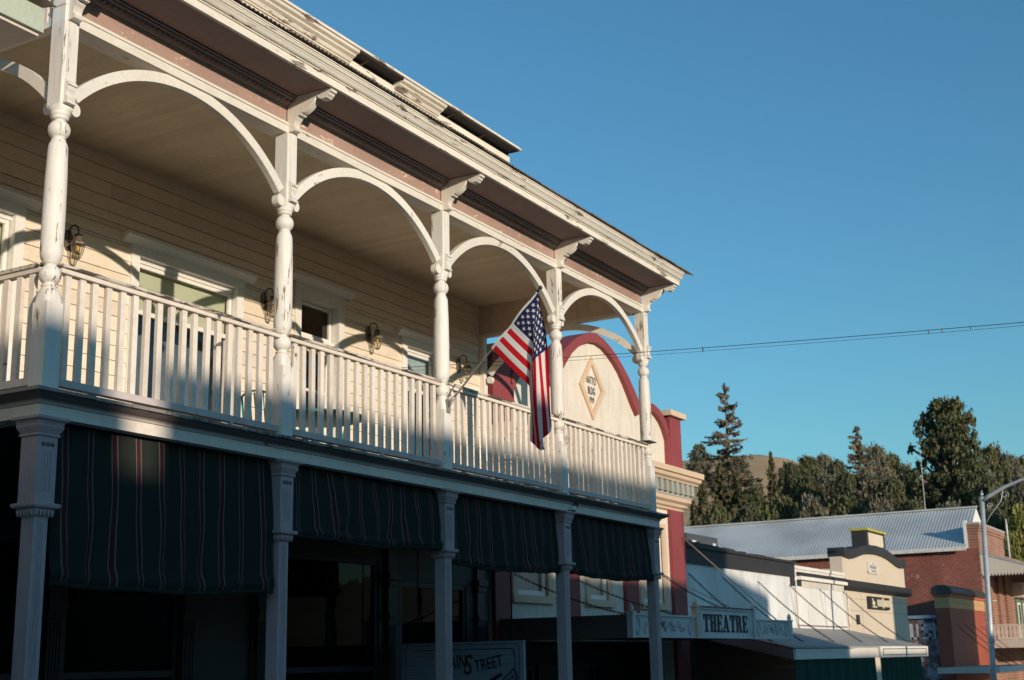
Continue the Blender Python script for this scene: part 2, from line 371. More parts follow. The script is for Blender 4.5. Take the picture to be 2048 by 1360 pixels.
# --- upper posts
def post_mesh():
    m = MB()
    s = .09
    m.box(-s-.03, s+.03, -s-.03, s+.03, 3.952, 3.985); m.box(-s, s, -s, s, 3.985, 4.76)
    n = 20; ring = []                                        # square shoulder easing into the round
    def sq(a, h):
        c, q = cos(a), sin(a); t = h/max(abs(c), abs(q)); return (t*c, t*q)
    v = []; f = []
    steps = [(0, .09, 4.76), (.25, .088, 4.80), (.6, .082, 4.85), (.9, .070, 4.89), (1, .062, 4.905)]
    for t, r, zz in steps:
        for k in range(n):
            a = 2*pi*(k+.5)/n; p = sq(a, .09); q = (r*cos(a), r*sin(a)); v.append((p[0]*(1-t)+q[0]*t, p[1]*(1-t)+q[1]*t, zz))
    for i in range(len(steps)-1):
        for k in range(n): f.append((i*n+k, i*n+(k+1) % n, (i+1)*n+(k+1) % n, (i+1)*n+k))
    m.add(v, f, 0, True)
    pr = [(.062, 4.90), (.072, 4.91), (.072, 4.925), (.06, 4.93)]
    for i in range(9):
        t = -pi/2+.45+(pi-.9)*i/8; pr.append((.097*cos(t)+.003, 5.02+.097*sin(t)))
    pr += [(.062, 5.118), (.075, 5.125), (.075, 5.145), (.088, 5.16), (.099, 5.20), (.101, 5.24), (.102, 5.6), (.098, 5.95), (.090, 6.20), (.088, 6.235), (.078, 6.265), (.066, 6.285), (.066, 6.30)]
    for i in range(9):
        t = -pi/2+.55+(pi-1.0)*i/8; pr.append((.1*cos(t)+.001, 6.395+.098*sin(t)))
    pr += [(.062, 6.49), (.075, 6.496), (.08, 6.51), (.075, 6.522), (.085, 6.53), (.09, 6.545), (.084, 6.556), (.1, 6.575)]
    m.lathe(pr, n=24)
    v = []; f = []
    steps = [(1, .1, 6.572), (.6, .108, 6.60), (0, .085, 6.64)]
    for t, r, zz in steps:
        for k in range(n):
            a = 2*pi*(k+.5)/n; p = sq(a, .085); q = (r*cos(a), r*sin(a)); v.append((p[0]*(1-t)+q[0]*t, p[1]*(1-t)+q[1]*t, zz))
    for i in range(2):
        for k in range(n): f.append((i*n+k, i*n+(k+1) % n, (i+1)*n+(k+1) % n, (i+1)*n+k))
    m.add(v, f, 0, False)
    m.box(-.085, .085, -.085, .085, 6.62, 7.44)
    return m.mesh('post', POSTW)
pm = post_mesh()
con = MB()                                                   # strip and scroll console on the street face of a post
con.box(.085, .100, -.042, .042, 6.80, 7.44)
con.prism([(.085, 6.66), (.10, 6.645), (.125, 6.65), (.135, 6.675), (.125, 6.70), (.112, 6.71), (.118, 6.74), (.13, 6.765), (.135, 6.80), (.15, 6.80), (.15, 6.825), (.12, 6.84), (.10, 6.87), (.085, 6.87)], 'y', -.05, .05)
con.box(.09, .142, -.056, .056, 6.625, 6.647)
conm = con.mesh('scroll_console', POSTW)
bas = [(.05, 7.858), (.66, 7.858), (.668, 7.84), (.668, 7.815), (.64, 7.805), (.632, 7.785), (.61, 7.77), (.598, 7.755), (.555, 7.75), (.52, 7.755), (.488, 7.77), (.47, 7.795), (.455, 7.80)]
for i in range(7):
    t = i/6; bas.append((.445-.20*t, 7.785-.135*sin(t*pi/2)**1.0))
bas += [(.245, 7.625), (.195, 7.625), (.19, 7.605), (.165, 7.575), (.15, 7.54), (.148, 7.515), (.165, 7.505), (.172, 7.485), (.165, 7.462), (.14, 7.452), (.05, 7.452)]
brk = MB().prism(bas, 'y', -.052, .052)
for k in (-.034, -.012, .012, .034):                         # reeded belly
    brk.tube([(.446-.20*t/6, k, 7.785-.135*sin(t/6*pi/2)-.002) for t in range(7)], .0095, 6)
brkm = brk.mesh('eave_bracket', WHITE)
for i, y in enumerate(PY):
    p = link('post', pm, bld, (0, y, 0)); link('scroll_console', conm, p, (0, y, 0)); link('eave_bracket', brkm, bld, (0, y, 0))

# --- arches (front bays along y, the two ends along x)
def arch_mesh(plane):
    R, r, cz = 2.05, 1.94, 5.41
    a0 = math.asin(1.52/R); N = 36; pts = []
    for i in range(N+1):
        a = -a0+2*a0*i/N; pts.append((1.6+R*sin(a), min(cz+R*cos(a), 7.438)))
    for i in range(N+1):
        a = a0-2*a0*i/N; pts.append((1.6+r*sin(a)*(1.0+.0*abs(a)), cz+r*cos(a)))
    m = MB(); n = len(pts); N1 = N+1
    for off in (-.03, .045):
        for p in pts: m.v.append((off, p[0], p[1]) if plane == 'x' else (-p[0], off, p[1]))
    for i in range(N):
        for q in ((i, i+1, n-2-i, n-1-i),):
            m.f.append(list(q)); m.f.append([n+j for j in reversed(q)])
        m.f.append([i, n+i, n+i+1, i+1]); j = n-1-i; m.f.append([j, j-1, n+j-1, n+j])
    m.f.append([0, n-1, 2*n-1, n]); m.f.append([N, n+N, n+N+1, N+1])
    m.m = [0]*len(m.f); m.sm = [False]*len(m.f)
    for e in (.135, 3.065):                                  # rounded drop at each springing
        c = [(e+.055*cos(2*pi*k/14), 6.63+.065*sin(2*pi*k/14)) for k in range(14)]
        if plane == 'x': m.prism(c, 'x', -.034, .05)
        else: m.prism([(-a, b) for a, b in c], 'y', -.034, .05)
    return m.mesh('arch', ARCHW)
am = arch_mesh('x'); as_ = arch_mesh('y')
for y in PY[:4]: link('arch', am, bld, (0, y, 0))
for y in (0, 12.8): link('arch', as_, bld, (0, y, 0))

# --- beam, frieze, bed mould, soffit, eave, gutter
YA, YB = -.06, 12.90
MB().box(-.0848, .0848, -.0848, .0848, 7.441, 8.45).obj('corner_block', POSTW, bld)
MB().box(-.092, .09, -.092, .05, 7.60, 7.625).obj('corner_bead', POSTW, bld)
MB().box(-.15, .072, YA, YB, 7.44, 7.53).obj('architrave', TRIMH, bld)
MB().prism([(-.10, 7.53), (.085, 7.53), (.085, 7.545), (.07, 7.548), (.07, 7.56), (.058, 7.565), (.05, 7.582), (-.10, 7.582)], 'y', YA, YB).obj('architrave_moulding', TRIMH, bld)
MB().box(-.13, -.10, YA, YB, 7.53, 8.06).obj('inner_beam_board', CEIL, bld)
for i in range(4):
    a, b = PY[i]+.053, PY[i+1]-.053
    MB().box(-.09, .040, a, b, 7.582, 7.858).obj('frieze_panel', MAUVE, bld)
    bm_ = MB().prism([(.04, 7.745), (.055, 7.745), (.06, 7.765), (.09, 7.775), (.13, 7.805), (.135, 7.815), (.16, 7.825), (.165, 7.84), (.185, 7.846), (.185, 7.858), (.04, 7.858)], 'y', a, b).obj('bed_mould', GREYM, bld)
    eg = MB(); y = a+.04
    while y < b-.02: eg.ball((.112, y, 7.797), .026, 8, 5, sq=(.9, .75, 1)); y += .072
    tag(eg.obj('egg_ornament', GREYM, bm_), kind='stuff')
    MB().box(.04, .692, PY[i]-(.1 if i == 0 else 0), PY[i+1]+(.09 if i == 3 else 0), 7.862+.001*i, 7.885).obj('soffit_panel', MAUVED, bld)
YE = 12.90
MB().box(.665, .705, -.14, YE, 7.848, 7.932).obj('fascia', EAVEW, bld)
MB().prism([(.665, 7.934), (.72, 7.934), (.72, 7.946), (.742, 7.95), (.756, 7.962), (.772, 7.985), (.785, 7.998), (.785, 8.006), (.665, 8.006)], 'y', -.14, YE).obj('cyma_moulding', EAVEW, bld)
for a, b in ((-.14, 4.31), (4.318, YE)):
    MB().prism([(.665, 8.008), (.795, 8.008), (.803, 8.016), (.803, 8.03), (.81, 8.034), (.812, 8.05), (.665, 8.05)], 'y', a, b).obj('gutter_lip', EAVEW, bld)
MB().box(.66, .822, -.14, YE-.004, 8.053, 8.066).obj('drip_board', EAVEW, bld)
roof = MB().prism([(.65, 8.04), (.65, 8.05), (-2.6, 9.43), (-2.6, 9.38)], 'y', -.1, 12.86).obj('roof', DARKIN, bld)
rs = MB(); per = .067; nw = 12; seg = 6
for i in range(nw*seg+1):
    y = i*per/seg; w = .011*cos(2*pi*i/seg)
    for x, zz in ((.855, 8.086), (-2.62, 9.53)):
        rs.v.append((x, y, zz+w)); rs.v.append((x, y, zz+w-.003))
for i in range(nw*seg):
    a = 4*i; b = 4*i+4
    rs.f += [[a, b, b+2, a+2], [a+1, a+3, b+3, b+1], [a, a+1, b+1, b]]
rs.m = [0]*len(rs.f); rs.sm = [False]*len(rs.f)
rsm = rs.mesh('roof_sheet', RUST); y = -.14; k = 0
while y < YE-.3:
    link('roof_sheet', rsm, roof, (random.uniform(-.008, .012), y, .004*(k % 2)), ); y += per*nw-.02; k += 1

# --- tall parapet of the main block behind the porch roof
PX = -2.68
par = MB().box(PX-.2, PX, -.3, 12.97, 9.0, 10.985).obj('parapet', EAVEW, bld)
MB().box(PX-.25, PX+.265, -.32, 13.02, 11.045, 11.085).obj('parapet_cap', EAVEW, par)
for a, b in ((-.3, 7.9), (9.12, 10.45)):
    MB().prism([(PX, 10.86), (PX+.03, 10.86), (PX+.035, 10.88), (PX+.06, 10.885), (PX+.09, 10.93), (PX+.15, 10.955), (PX+.16, 10.98), (PX+.22, 11.0), (PX+.235, 11.04), (PX, 11.04)], 'y', a, b).obj('crown_moulding', EAVEW, par)
MB().box(PX+.002, PX+.02, -.3, 12.97, 10.79, 10.83).obj('string_mould', EAVEW, par)
for a, b in ((7.9, 9.12), (10.45, 12.95)):
    MB().box(PX+.001, PX+.008, a, b, 10.87, 11.04).obj('shade_sheathing', plain('shade_black_sheathing', (.02, .016, .014), .9), par)  # black sheet paints the shade of the opening behind missing boards
    MB().box(PX+.009, PX+.035, a, b, 10.835, 10.942).obj('gap_board', EAVEW, par)
    MB().box(PX+.008, PX+.235, a+.003, b-.003, 11.012, 11.0445).obj('shade_soffit', plain('shade_black_sheathing', (.02, .016, .014), .9), par)  # black filler so the cap's underside reads as shade
    y = a+.30
    while y < b: MB().prism([(PX+.008, 10.96), (PX+.2, 11.02), (PX+.2, 11.043), (PX+.008, 11.043)], 'y', y, y+.03).obj('lookout_block', plain('raw_brown_wood', (.12, .06, .035), .9), par); y += 1.1

# --- balcony deck
deck = MB().box(W, .10, -.12, 12.92, 3.86, 3.918).obj('deck', DECKM, bld)
dbm = MB().box(W, 0, 0, .103, -.03, 0).mesh('deck_board', DECKM)
y = -.27
while y < 13.0: link('deck_board', dbm, deck, (.262+random.uniform(-.006, .006), y, 3.952+random.uniform(-.0025, .0025))); y += .1065
def ringprism(name, pts, mat, parent):
    """a moulding profile (distance out, z) mitred round street front and both ends"""
    m = MB(); n = len(pts)
    path = lambda d: [(W, -d), (d, -d), (d, 12.8+d), (W, 12.8+d)]
    for d, z in pts:
        for p in path(d): m.v.append((p[0], p[1], z))
    for i in range(n):
        j = (i+1) % n
        for k in range(3): m.f.append([i*4+k, i*4+k+1, j*4+k+1, j*4+k])
    m.f.append([i*4 for i in range(n)]); m.f.append([i*4+3 for i in range(n-1, -1, -1)])
    m.m = [0]*len(m.f); m.sm = [False]*len(m.f)
    return m.obj(name, mat, parent)
ringprism('deck_cornice', [(.10, 3.868), (.148, 3.868), (.15, 3.876), (.19, 3.89), (.225, 3.91), (.24, 3.92), (.10, 3.92)], GREYD, bld)
ringprism('deck_fillet', [(.09, 3.838), (.135, 3.838), (.14, 3.85), (.13, 3.853), (.146, 3.866), (.09, 3.866)], GREYW, bld)
ringprism('deck_beam', [(-.11, 3.728), (.12, 3.728), (.12, 3.836), (-.11, 3.836)], RAILW, bld)
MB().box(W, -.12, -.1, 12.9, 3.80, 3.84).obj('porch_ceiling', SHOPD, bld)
for y in (2.35, 5.0, 8.2, 11.3): MB().box(.02, .06, y, y+.035, 3.95, 4.04).obj('rail_block', GREYW, bld)

# --- railings
bal = MB().box(-.021, .021, -.0325, .0325, 0, .957).mesh('baluster', RAILW)
bas_ = MB().box(-.0325, .0325, -.021, .021, 0, .957).mesh('baluster', RAILW)
def railing(ax, c, a, b, n):
    r = part('railing', bld)
    def put(name, pr, mat):
        if ax == 'y': MB().prism([(p+c, z) for p, z in pr], 'y', a, b).obj(name, mat, r)
        else: MB().prism([(p+c, z) for p, z in pr], 'x', a, b).obj(name, mat, r)
    put('handrail', [(-.065, 5.105), (.062, 5.105), (.072, 5.115), (.072, 5.13), (.06, 5.142), (0, 5.15), (-.06, 5.142), (-.075, 5.13)], RAILTOP)
    put('sub_rail', [(-.04, 5.063), (.045, 5.063), (.05, 5.07), (.05, 5.104), (-.045, 5.104)], RAILW)
    put('bottom_rail', [(-.045, 4.035), (.045, 4.035), (.045, 4.098), (.03, 4.105), (-.04, 4.105)], GREYW if ax == 'y' else RAILW)
    s = (b-a)/(n+.35)
    for i in range(n):
        t = a+s*(i+.67)+random.uniform(-.006, .006)
        o = link('baluster', bal if ax == 'y' else bas_, r, (c, t, 4.105) if ax == 'y' else (t, c, 4.105), (random.uniform(-.009, .009), random.uniform(-.006, .006), random.uniform(-.035, .035)))
for i in range(4): railing('y', 0, PY[i]+.09, PY[i+1]-.09, 18)
railing('x', 0, W+.11, -.09, 18); railing('x', 12.8, W+.11, -.09, 18)

# --- lower columns
def column():
    m = MB(); g0 = -1.2
    m.box(-.105, .105, -.105, .105, 2.99, 3.60); m.box(-.075, .075, -.075, .075, g0, 2.90)
    def flare(pts):
        v = []; f = []
        for h, z in pts: v += [(-h, -h, z), (h, -h, z), (h, h, z), (-h, h, z)]
        for i in range(len(pts)-1):
            for k in range(4): f.append((i*4+k, i*4+(k+1) % 4, i*4+4+(k+1) % 4, i*4+4+k))
        f.append((3, 2, 1, 0)); f.append(tuple(len(v)-4+k for k in range(4))); m.add(v, f)
    flare([(.106, 3.56), (.122, 3.565), (.122, 3.58), (.112, 3.585), (.125, 3.61), (.14, 3.64), (.142, 3.655), (.135, 3.66), (.145, 3.685), (.165, 3.70), (.172, 3.704), (.172, 3.727)])
    flare([(.108, 2.945), (.138, 2.95), (.145, 2.965), (.145, 2.985), (.12, 2.992)])
    flare([(.078, 2.875), (.098, 2.90), (.108, 2.947)])
    for s in range(4):                                       # saw-tooth collar
        for k in range(5):
            c = -.084+.042*k; tri = [(c-.019, 2.93), (c+.019, 2.93), (c, 2.878)]
            if s == 0: m.prism(tri, 'x', .09, .118)
            elif s == 1: m.prism(tri, 'x', -.118, -.09)
            elif s == 2: m.prism(tri, 'y', -.118, -.09)
            else: m.prism(tri, 'y', .09, .118)
    for c in (-.046, -.0155, .0155, .046): m.box(.105, .111, c-.009, c+.009, 3.09, 3.43)
    for c in (-.033, -.011, .011, .033): m.box(.075, .081, c-.0065, c+.0065, .3, 2.84)
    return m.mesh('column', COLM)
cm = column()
ros = MB()
for c in (-.05, 0, .05): ros.ball((.107, c, 3.495), .021, 10, 6, sq=(.8, 1, 1))
rosm = ros.mesh('rosette', GREYD)
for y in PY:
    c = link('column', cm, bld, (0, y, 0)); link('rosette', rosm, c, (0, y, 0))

# --- ground floor shopfront in deep shade
shop = MB()
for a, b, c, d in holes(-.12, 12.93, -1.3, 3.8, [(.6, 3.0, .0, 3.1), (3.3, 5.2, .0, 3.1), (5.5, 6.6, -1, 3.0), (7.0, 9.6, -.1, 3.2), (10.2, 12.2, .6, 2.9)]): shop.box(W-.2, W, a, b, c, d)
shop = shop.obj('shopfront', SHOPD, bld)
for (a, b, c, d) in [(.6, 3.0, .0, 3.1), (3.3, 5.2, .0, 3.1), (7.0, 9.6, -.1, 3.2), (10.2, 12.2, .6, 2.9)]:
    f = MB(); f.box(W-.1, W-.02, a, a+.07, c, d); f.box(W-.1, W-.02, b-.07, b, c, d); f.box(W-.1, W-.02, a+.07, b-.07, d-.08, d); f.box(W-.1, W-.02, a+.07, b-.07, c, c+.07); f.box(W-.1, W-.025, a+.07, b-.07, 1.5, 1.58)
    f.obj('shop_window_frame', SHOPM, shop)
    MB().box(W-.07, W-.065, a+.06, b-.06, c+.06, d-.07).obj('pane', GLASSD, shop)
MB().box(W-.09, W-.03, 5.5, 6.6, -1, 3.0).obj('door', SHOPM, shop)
for y in (3.15, 5.35, 6.8, 9.9, 12.6):
    f = MB().box(W, W+.06, y-.12, y+.12, -1.2, 3.4)
    for c in (-.07, -.025, .025, .07): f.box(W+.06, W+.072, y+c-.012, y+c+.012, -.9, 2.2)
    f.box(W, W+.1, y-.14, y+.14, 2.3, 2.38); f.box(W, W+.12, y-.16, y+.16, 2.9, 3.0); f.box(W, W+.09, y-.13, y+.13, 2.8, 2.86)
    f.obj('fluted_pilaster', SHOPM, shop)
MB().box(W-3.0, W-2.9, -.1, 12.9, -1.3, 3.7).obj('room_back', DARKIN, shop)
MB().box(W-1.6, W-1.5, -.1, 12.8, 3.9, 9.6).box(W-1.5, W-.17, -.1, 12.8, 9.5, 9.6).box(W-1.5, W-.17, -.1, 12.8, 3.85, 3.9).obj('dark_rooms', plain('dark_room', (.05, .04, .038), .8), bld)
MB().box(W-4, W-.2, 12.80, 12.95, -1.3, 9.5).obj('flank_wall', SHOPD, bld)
MB().box(W-4, W-.2, -.12, 0.02, -1.3, 9.5).obj('flank_wall', CREAM, bld)
BULB = plain('lit_bulb', (1, .7, .4), .5, 0, 0, 1, ((1, .55, .25), 14))
for y, z_, r in ((2.35, 1.78, .022), (1.2, 1.75, .012), (3.9, 2.62, .012), (4.15, 2.64, .01), (4.4, 2.66, .012), (4.62, 2.63, .01), (8.0, 2.95, .014), (8.06, 2.94, .012), (7.6, 2.2, .012)):
    o = MB().ball((0, 0, 0), r, 8, 5).obj('light_bulb', BULB, shop, (W-.7, y, z_))

# ================================================================== things on and under the balcony
# --- wall lanterns
def lantern(y, z, label, cond):
    t = thing('wall_lantern', label, 'lantern', (W, y, z), 'wall lanterns on the balcony')
    oc = [(.075*cos(2*pi*k/8+pi/8), .14*sin(2*pi*k/8+pi/8)-.02) for k in range(8)]
    MB().prism(oc, 'x', W+.018, W+.035).obj('back_plate', BRONZE, t, (0, y, z))
    a = MB(); pts = []
    for i in range(11):
        s = pi*i/10; pts.append((W+.115-.085*cos(s), 0, .05+.11*sin(s)+.0*i))
    pts = [(W+.03, 0, -.03), (W+.03, 0, .02)]+pts+[(W+.20, 0, .02)]
    a.tube(pts, .009, 7); a.ball((W+.045, 0, -.03), .026, 8, 6); a.ball((W+.2, 0, .03), .014, 8, 5)
    a.lathe([(.055, .012), (.05, .02), (.012, .026)], (W+.2, 0), 10)
    a.obj('arm', BLACKM, t, (0, y, z))
    c = MB(); c.lathe([(.03, .0), (.042, -.005), (.05, -.02), (.088, -.085), (.1, -.095), (.1, -.108), (.085, -.110)], (W+.2, 0), 6, sm=False)
    c.obj('cap', BRONZE, t, (0, y, z))
    def rad(q): return .078*(1-.55*q**2.2)
    fr = MB()
    for k in range(6):
        an = 2*pi*k/6
        fr.tube([(W+.2+rad(q/6)*cos(an), rad(q/6)*sin(an), -.11-.165*q/6) for q in range(7)], .0042, 5)
    fr.tube([(W+.2+.036*cos(2*pi*k/12), .036*sin(2*pi*k/12), -.275) for k in range(12)], .005, 5, closed=True)
    fr.lathe([(.036, -.279), (.028, -.289), (.010, -.296)], (W+.2, 0), 8)
    fr.obj('cage', BRONZE, t, (0, y, z))
    gp = MB(); gp.lathe([(rad(q/6)*.96, -.11-.165*q/6) for q in range(7)], (W+.2, 0), 6, sm=False); gp.f = gp.f[:-2]; gp.m = gp.m[:-2]; gp.sm = gp.sm[:-2]
    gp.obj('glass_shade', LGLASS, t, (0, y, z), fix=False)
    MB().lathe([(.010, -.11), (.011, -.14), (.020, -.158), (.022, -.172), (.014, -.186), (.004, -.19)], (W+.2, 0), 10).obj('bulb', AMBER, t, (0, y, z))
    return t
lantern(3.02, 6.75, 'bronze wall lantern on the siding between corner post and wide window', 0)
lantern(6.68, 6.80, 'bronze wall lantern half hidden behind the second white post', 0)
lantern(9.26, 6.82, 'bronze wall lantern beside the balcony door, left of narrow window', 0)
lantern(12.0, 6.80, 'bronze wall lantern near the far end, left of the flagpole', 0)

# --- striped drop awnings
AWG = cloth('awning_green_canvas', (.020, .024, .020), .06); AWM = cloth('awning_maroon_stripe', (.048, .015, .018), .06); AWP = cloth('awning_pink_stripe', (.15, .108, .10), .06)
def awning(i, zb, label, ng, seed):
    rd = random.Random(seed); y0, y1 = PY[i]+.17, PY[i+1]-.13; zt = 3.74
    t = thing('striped_awning', label, 'awning', (0, (y0+y1)/2, zt), 'striped drop awnings under the balcony')
    L = y1-y0; per = L/ng; bounds = [(0, 0)]
    for k in range(ng):
        b = k*per
        for f, mi in ((.30, 0), (.345, 2), (.40, 1), (.52, 1), (.565, 2), (.8, 0), (1.0, 0)): bounds.append((b+f*per, mi))
    nz = 26; ph = [rd.uniform(0, 6) for _ in range(9)]
    m = MB()
    for j in range(nz+1):
        q = j/nz; z = zt-(zt-zb)*q
        for (s, mi) in bounds:
            u = s/L; k = s/per
            sw = (.3+q)*(.016*sin(k*2*pi+ph[0]+1.7*sin(k*1.3+ph[7]))+.022*sin(u*8+ph[1])+.014*sin(u*21+ph[2]+q*3)+.010*sin(u*33+q*6+ph[8])*sin(q*7+ph[5]+u*5))+.03*sin(pi*q*.9)
            x = -.02+sw+.05*q*q
            yy = y0+s+(.022*sin(q*5+k*1.9+ph[3])+.014*sin(q*11+k*2.7+ph[4]))*q*min(1, 4*min(u, 1-u)+.25)
            zz = z-.032*sin(u*pi*(1+.3*u))*q+.006*sin(u*13+ph[5])*q*q
            if q > .9:
                e = (q-.9)/.1; x += .03*sin(e*pi)+.012*sin(k*4.4+ph[6])*e; zz += .004*sin(k*pi*2+ph[6])*e
            m.v.append((x, yy, zz))
    n = len(bounds)
    for j in range(nz):
        for k in range(n-1):
            m.f.append([j*n+k, j*n+k+1, (j+1)*n+k+1, (j+1)*n+k]); m.m.append(bounds[k+1][1]); m.sm.append(True)
    m.obj('canvas', [AWG, AWM, AWP], t, fix=False)
    last = m.v[-n:]
    hm = MB().tube([(a, b, c-.012) for a, b, c in last], .022, 8); hm.obj('rolled_hem', AWG, t)
    tp = MB().tube([(-.02, y0-.02, zt-.01), (-.02, y1+.02, zt-.01)], .02, 8); tp.obj('top_roller', AWG, t)
    return t
awning(0, 2.34, 'longest striped green drop awning, hanging in the bay nearest the camera', 10, 1)
awning(1, 2.98, 'striped green drop awning in second bay, rolled up short beside the longest one', 10, 2)
awning(2, 2.84, 'striped green drop awning in the third bay, above the hanging shop sign', 10, 3)
awning(3, 2.86, 'striped green drop awning in farthest bay, in front of the theatre windows', 10, 4)

# --- flag
FR = cloth('flag_red', (.62, .012, .02), .35, .05); FW_ = cloth('flag_white', (.80, .77, .74), .35, .03); FB = cloth('flag_blue', (.016, .022, .085), .25, .1)
flag = thing('flag', 'stars and stripes flag on a slanted pole fixed to a balcony post', 'flag', (.1, 6.4, 4.82))
pa, pb = Vector((.10, 6.4, 4.83)), Vector((1.48, 6.4, 6.16)); pd = (pb-pa).normalized()
MB().tube([pa, pb], .0125, 10).obj('pole', STEEL, flag)
MB().ball(tuple(pb+pd*.015), .026, 12, 8).tube([pb-pd*.05, pb-pd*.005], .018, 10).obj('finial', plain('dark_finial', (.05, .06, .07), .3, .8), flag)
br = MB(); br.box(.09, .106, 6.36, 6.44, 4.72, 4.90); br.tube([pa-pd*.02, pa+pd*.13], .022, 10); br.tube([(.1, 6.4, 4.80), pa+pd*.10+Vector((0, 0, -.03))], .014, 8)
br.ball((.108, 6.4, 4.745), .014, 8, 5).ball((.108, 6.4, 4.885), .014, 8, 5); br.obj('pole_bracket', plain('cast_grey_metal', (.3, .29, .28), .5, .4), flag)
def H(v): return Vector((1.455, 0, 6.10))*(1-v)+Vector((.79, 0, 5.46))*v
def fl(u, v):
    """cloth point: u along the fly 0..1, v down the hoist 0..1 (plane of pole and gravity, ripples across it)"""
    FLY = 1.74+.10*sin(pi*v)-.33*v*v; s = u*FLY; h = H(v)
    L1 = .72*v**1.05
    x, z = h.x, h.z
    dx1, dz1 = .70, -.72
    R = .10+.05*v
    a = min(s, L1); x += dx1*a; z += dz1*a
    lean = .085*(1-v)+.02*v
    if s > L1:
        e = s-L1
        k = min(1, e/R)
        bx = dx1*(1-k)*.5
        x += bx*min(e, R)+lean*e; z += -(1-.14*(1-k))*e*.985
    q = max(0, s-L1)
    amp = .055*min(1, q/.35)+.012
    y = amp*sin(v*2*pi*1.9+.6+.5*u)+.035*sin(v*2*pi*.9+u*4)*min(1, q/.3)-.025*sin(pi*min(1, s/max(L1, .05)))*v
    x += .018*sin(v*2*pi*3.1+u*5)*min(1, q/.5)
    z += .03*sin(v*7+1)*max(0, u-.75)*2
    return Vector((x, 6.4+y-.02, z))
m = MB(); NU, NV = 60, 52
for j in range(NV+1):
    for i in range(NU+1): m.v.append(tuple(fl(i/NU, j/NV)))
for j in range(NV):
    st = int(j/4)
    for i in range(NU):
        mi = (2 if (i < 24 and j < 28) else (0 if st % 2 == 0 else 1))
        m.f.append([j*(NU+1)+i, j*(NU+1)+i+1, (j+1)*(NU+1)+i+1, (j+1)*(NU+1)+i]); m.m.append(mi); m.sm.append(True)
ck = m.obj('cloth', [FR, FW_, FB], flag, fix=False)
sm_ = MB()
for row in range(9):
    for c_ in range(6 if row % 2 == 0 else 5):
        uc = (.4*(c_*2+1+(row % 2))/12); vc = (7/13)*(row+1)/10
        for side in (1, -1):
            pts = []
            for k in range(10):
                r_ = .0300 if k % 2 == 0 else .0118; an = pi/2+k*pi/5
                uu_ = uc+r_*cos(an)/1.52; vv_ = vc-r_*sin(an)/.92
                p = fl(uu_, vv_); e = .004
                nrm = (fl(uu_+e, vv_)-p).cross(fl(uu_, vv_+e)-p).normalized(); pts.append(p+nrm*.004*side)
            cpt = sum(pts, Vector())/10; b = len(sm_.v); sm_.v += [tuple(p) for p in pts]+[tuple(cpt)]
            for k in range(10): sm_.f.append([b+k, b+(k+1) % 10, b+10]); sm_.m.append(0); sm_.sm.append(False)
tag(sm_.obj('printed_stars', FW_, ck, fix=False), kind='stuff')
hb = MB(); 
for j in range(20):
    a, b = fl(0, j/20), fl(0, (j+1)/20); o_ = Vector((-.022, 0, .022)); hb.add([a+o_, b+o_, b, a], [(0, 1, 2, 3)])
hb.obj('hoist_band', FW_, ck, fix=False)
MB().tube([tuple(pa+pd*(1.0)+Vector((.0, .0, -.0))), tuple(fl(0, 1))], .006, 6).ball(tuple(pa+pd*.955), .024, 8, 6).obj('flag_ring', plain('white_plastic', (.7, .68, .64), .4), flag)

# --- table and chairs on the balcony
TEAL = plain('teal_enamel', (.01, .22, .20), .35); TAN = plain('tan_tabletop', (.50, .38, .25), .6)
t = thing('bistro_table', 'round teal rimmed table on the balcony behind the railing', 'table', (-1.45, 5.65, 3.955))
MB().lathe([(.60, .73), (.62, .735), (.62, .765), (.60, .77)], n=32).obj('rim', TEAL, t, (-1.45, 5.65, 3.955)); MB().lathe([(.59, .745), (.598, .762), (.02, .764)], n=32).obj('table_top', TAN, t, (-1.45, 5.65, 3.955))
for k in range(4):
    an = pi/4+k*pi/2; MB().tube([(.5*cos(an), .5*sin(an), 0), (.3*cos(an), .3*sin(an), .4), (.42*cos(an), .42*sin(an), .74)], .014, 7).obj('leg', TEAL, t, (-1.45, 5.65, 3.955))
def chair(name, label, x, y, rot, mat, seatm):
    t = thing(name, label, 'chair', (x, y, 3.955)); t.rotation_euler = (0, 0, rot)
    def pp(mb, nm, mt): o = link(nm, mb.mesh(nm, mt), t, (x, y, 3.955)); return o
    pp(MB().box(-.21, .21, -.21, .21, .43, .455), 'seat', seatm)
    for sx in (-1, 1):
        pp(MB().tube([(sx*.2, -.2, 0), (sx*.19, -.19, .43)], .014, 7), 'leg', mat); pp(MB().tube([(sx*.2, .22, 0), (sx*.19, .19, .43), (sx*.2, .25, .88)], .014, 7), 'leg', mat)
    b = MB().tube([(-.2, .25, .88), (-.1, .27, .93), (.1, .27, .93), (.2, .25, .88)], .014, 7)
    for k in range(5): b.tube([(-.14+.07*k, .19, .45), (-.14+.07*k, .255, .91)], .008, 6)
    pp(b, 'backrest', mat)
chair('folding_chair', 'teal metal chair at the round balcony table', -1.5, 4.75, pi, TEAL, TEAL)
chair('wooden_chair', 'brown wooden chair between balcony door and narrow window', -1.6, 8.3, -.5, plain('brown_chair_wood', (.10, .035, .02), .5), plain('brown_chair_wood', (.10, .035, .02), .5))

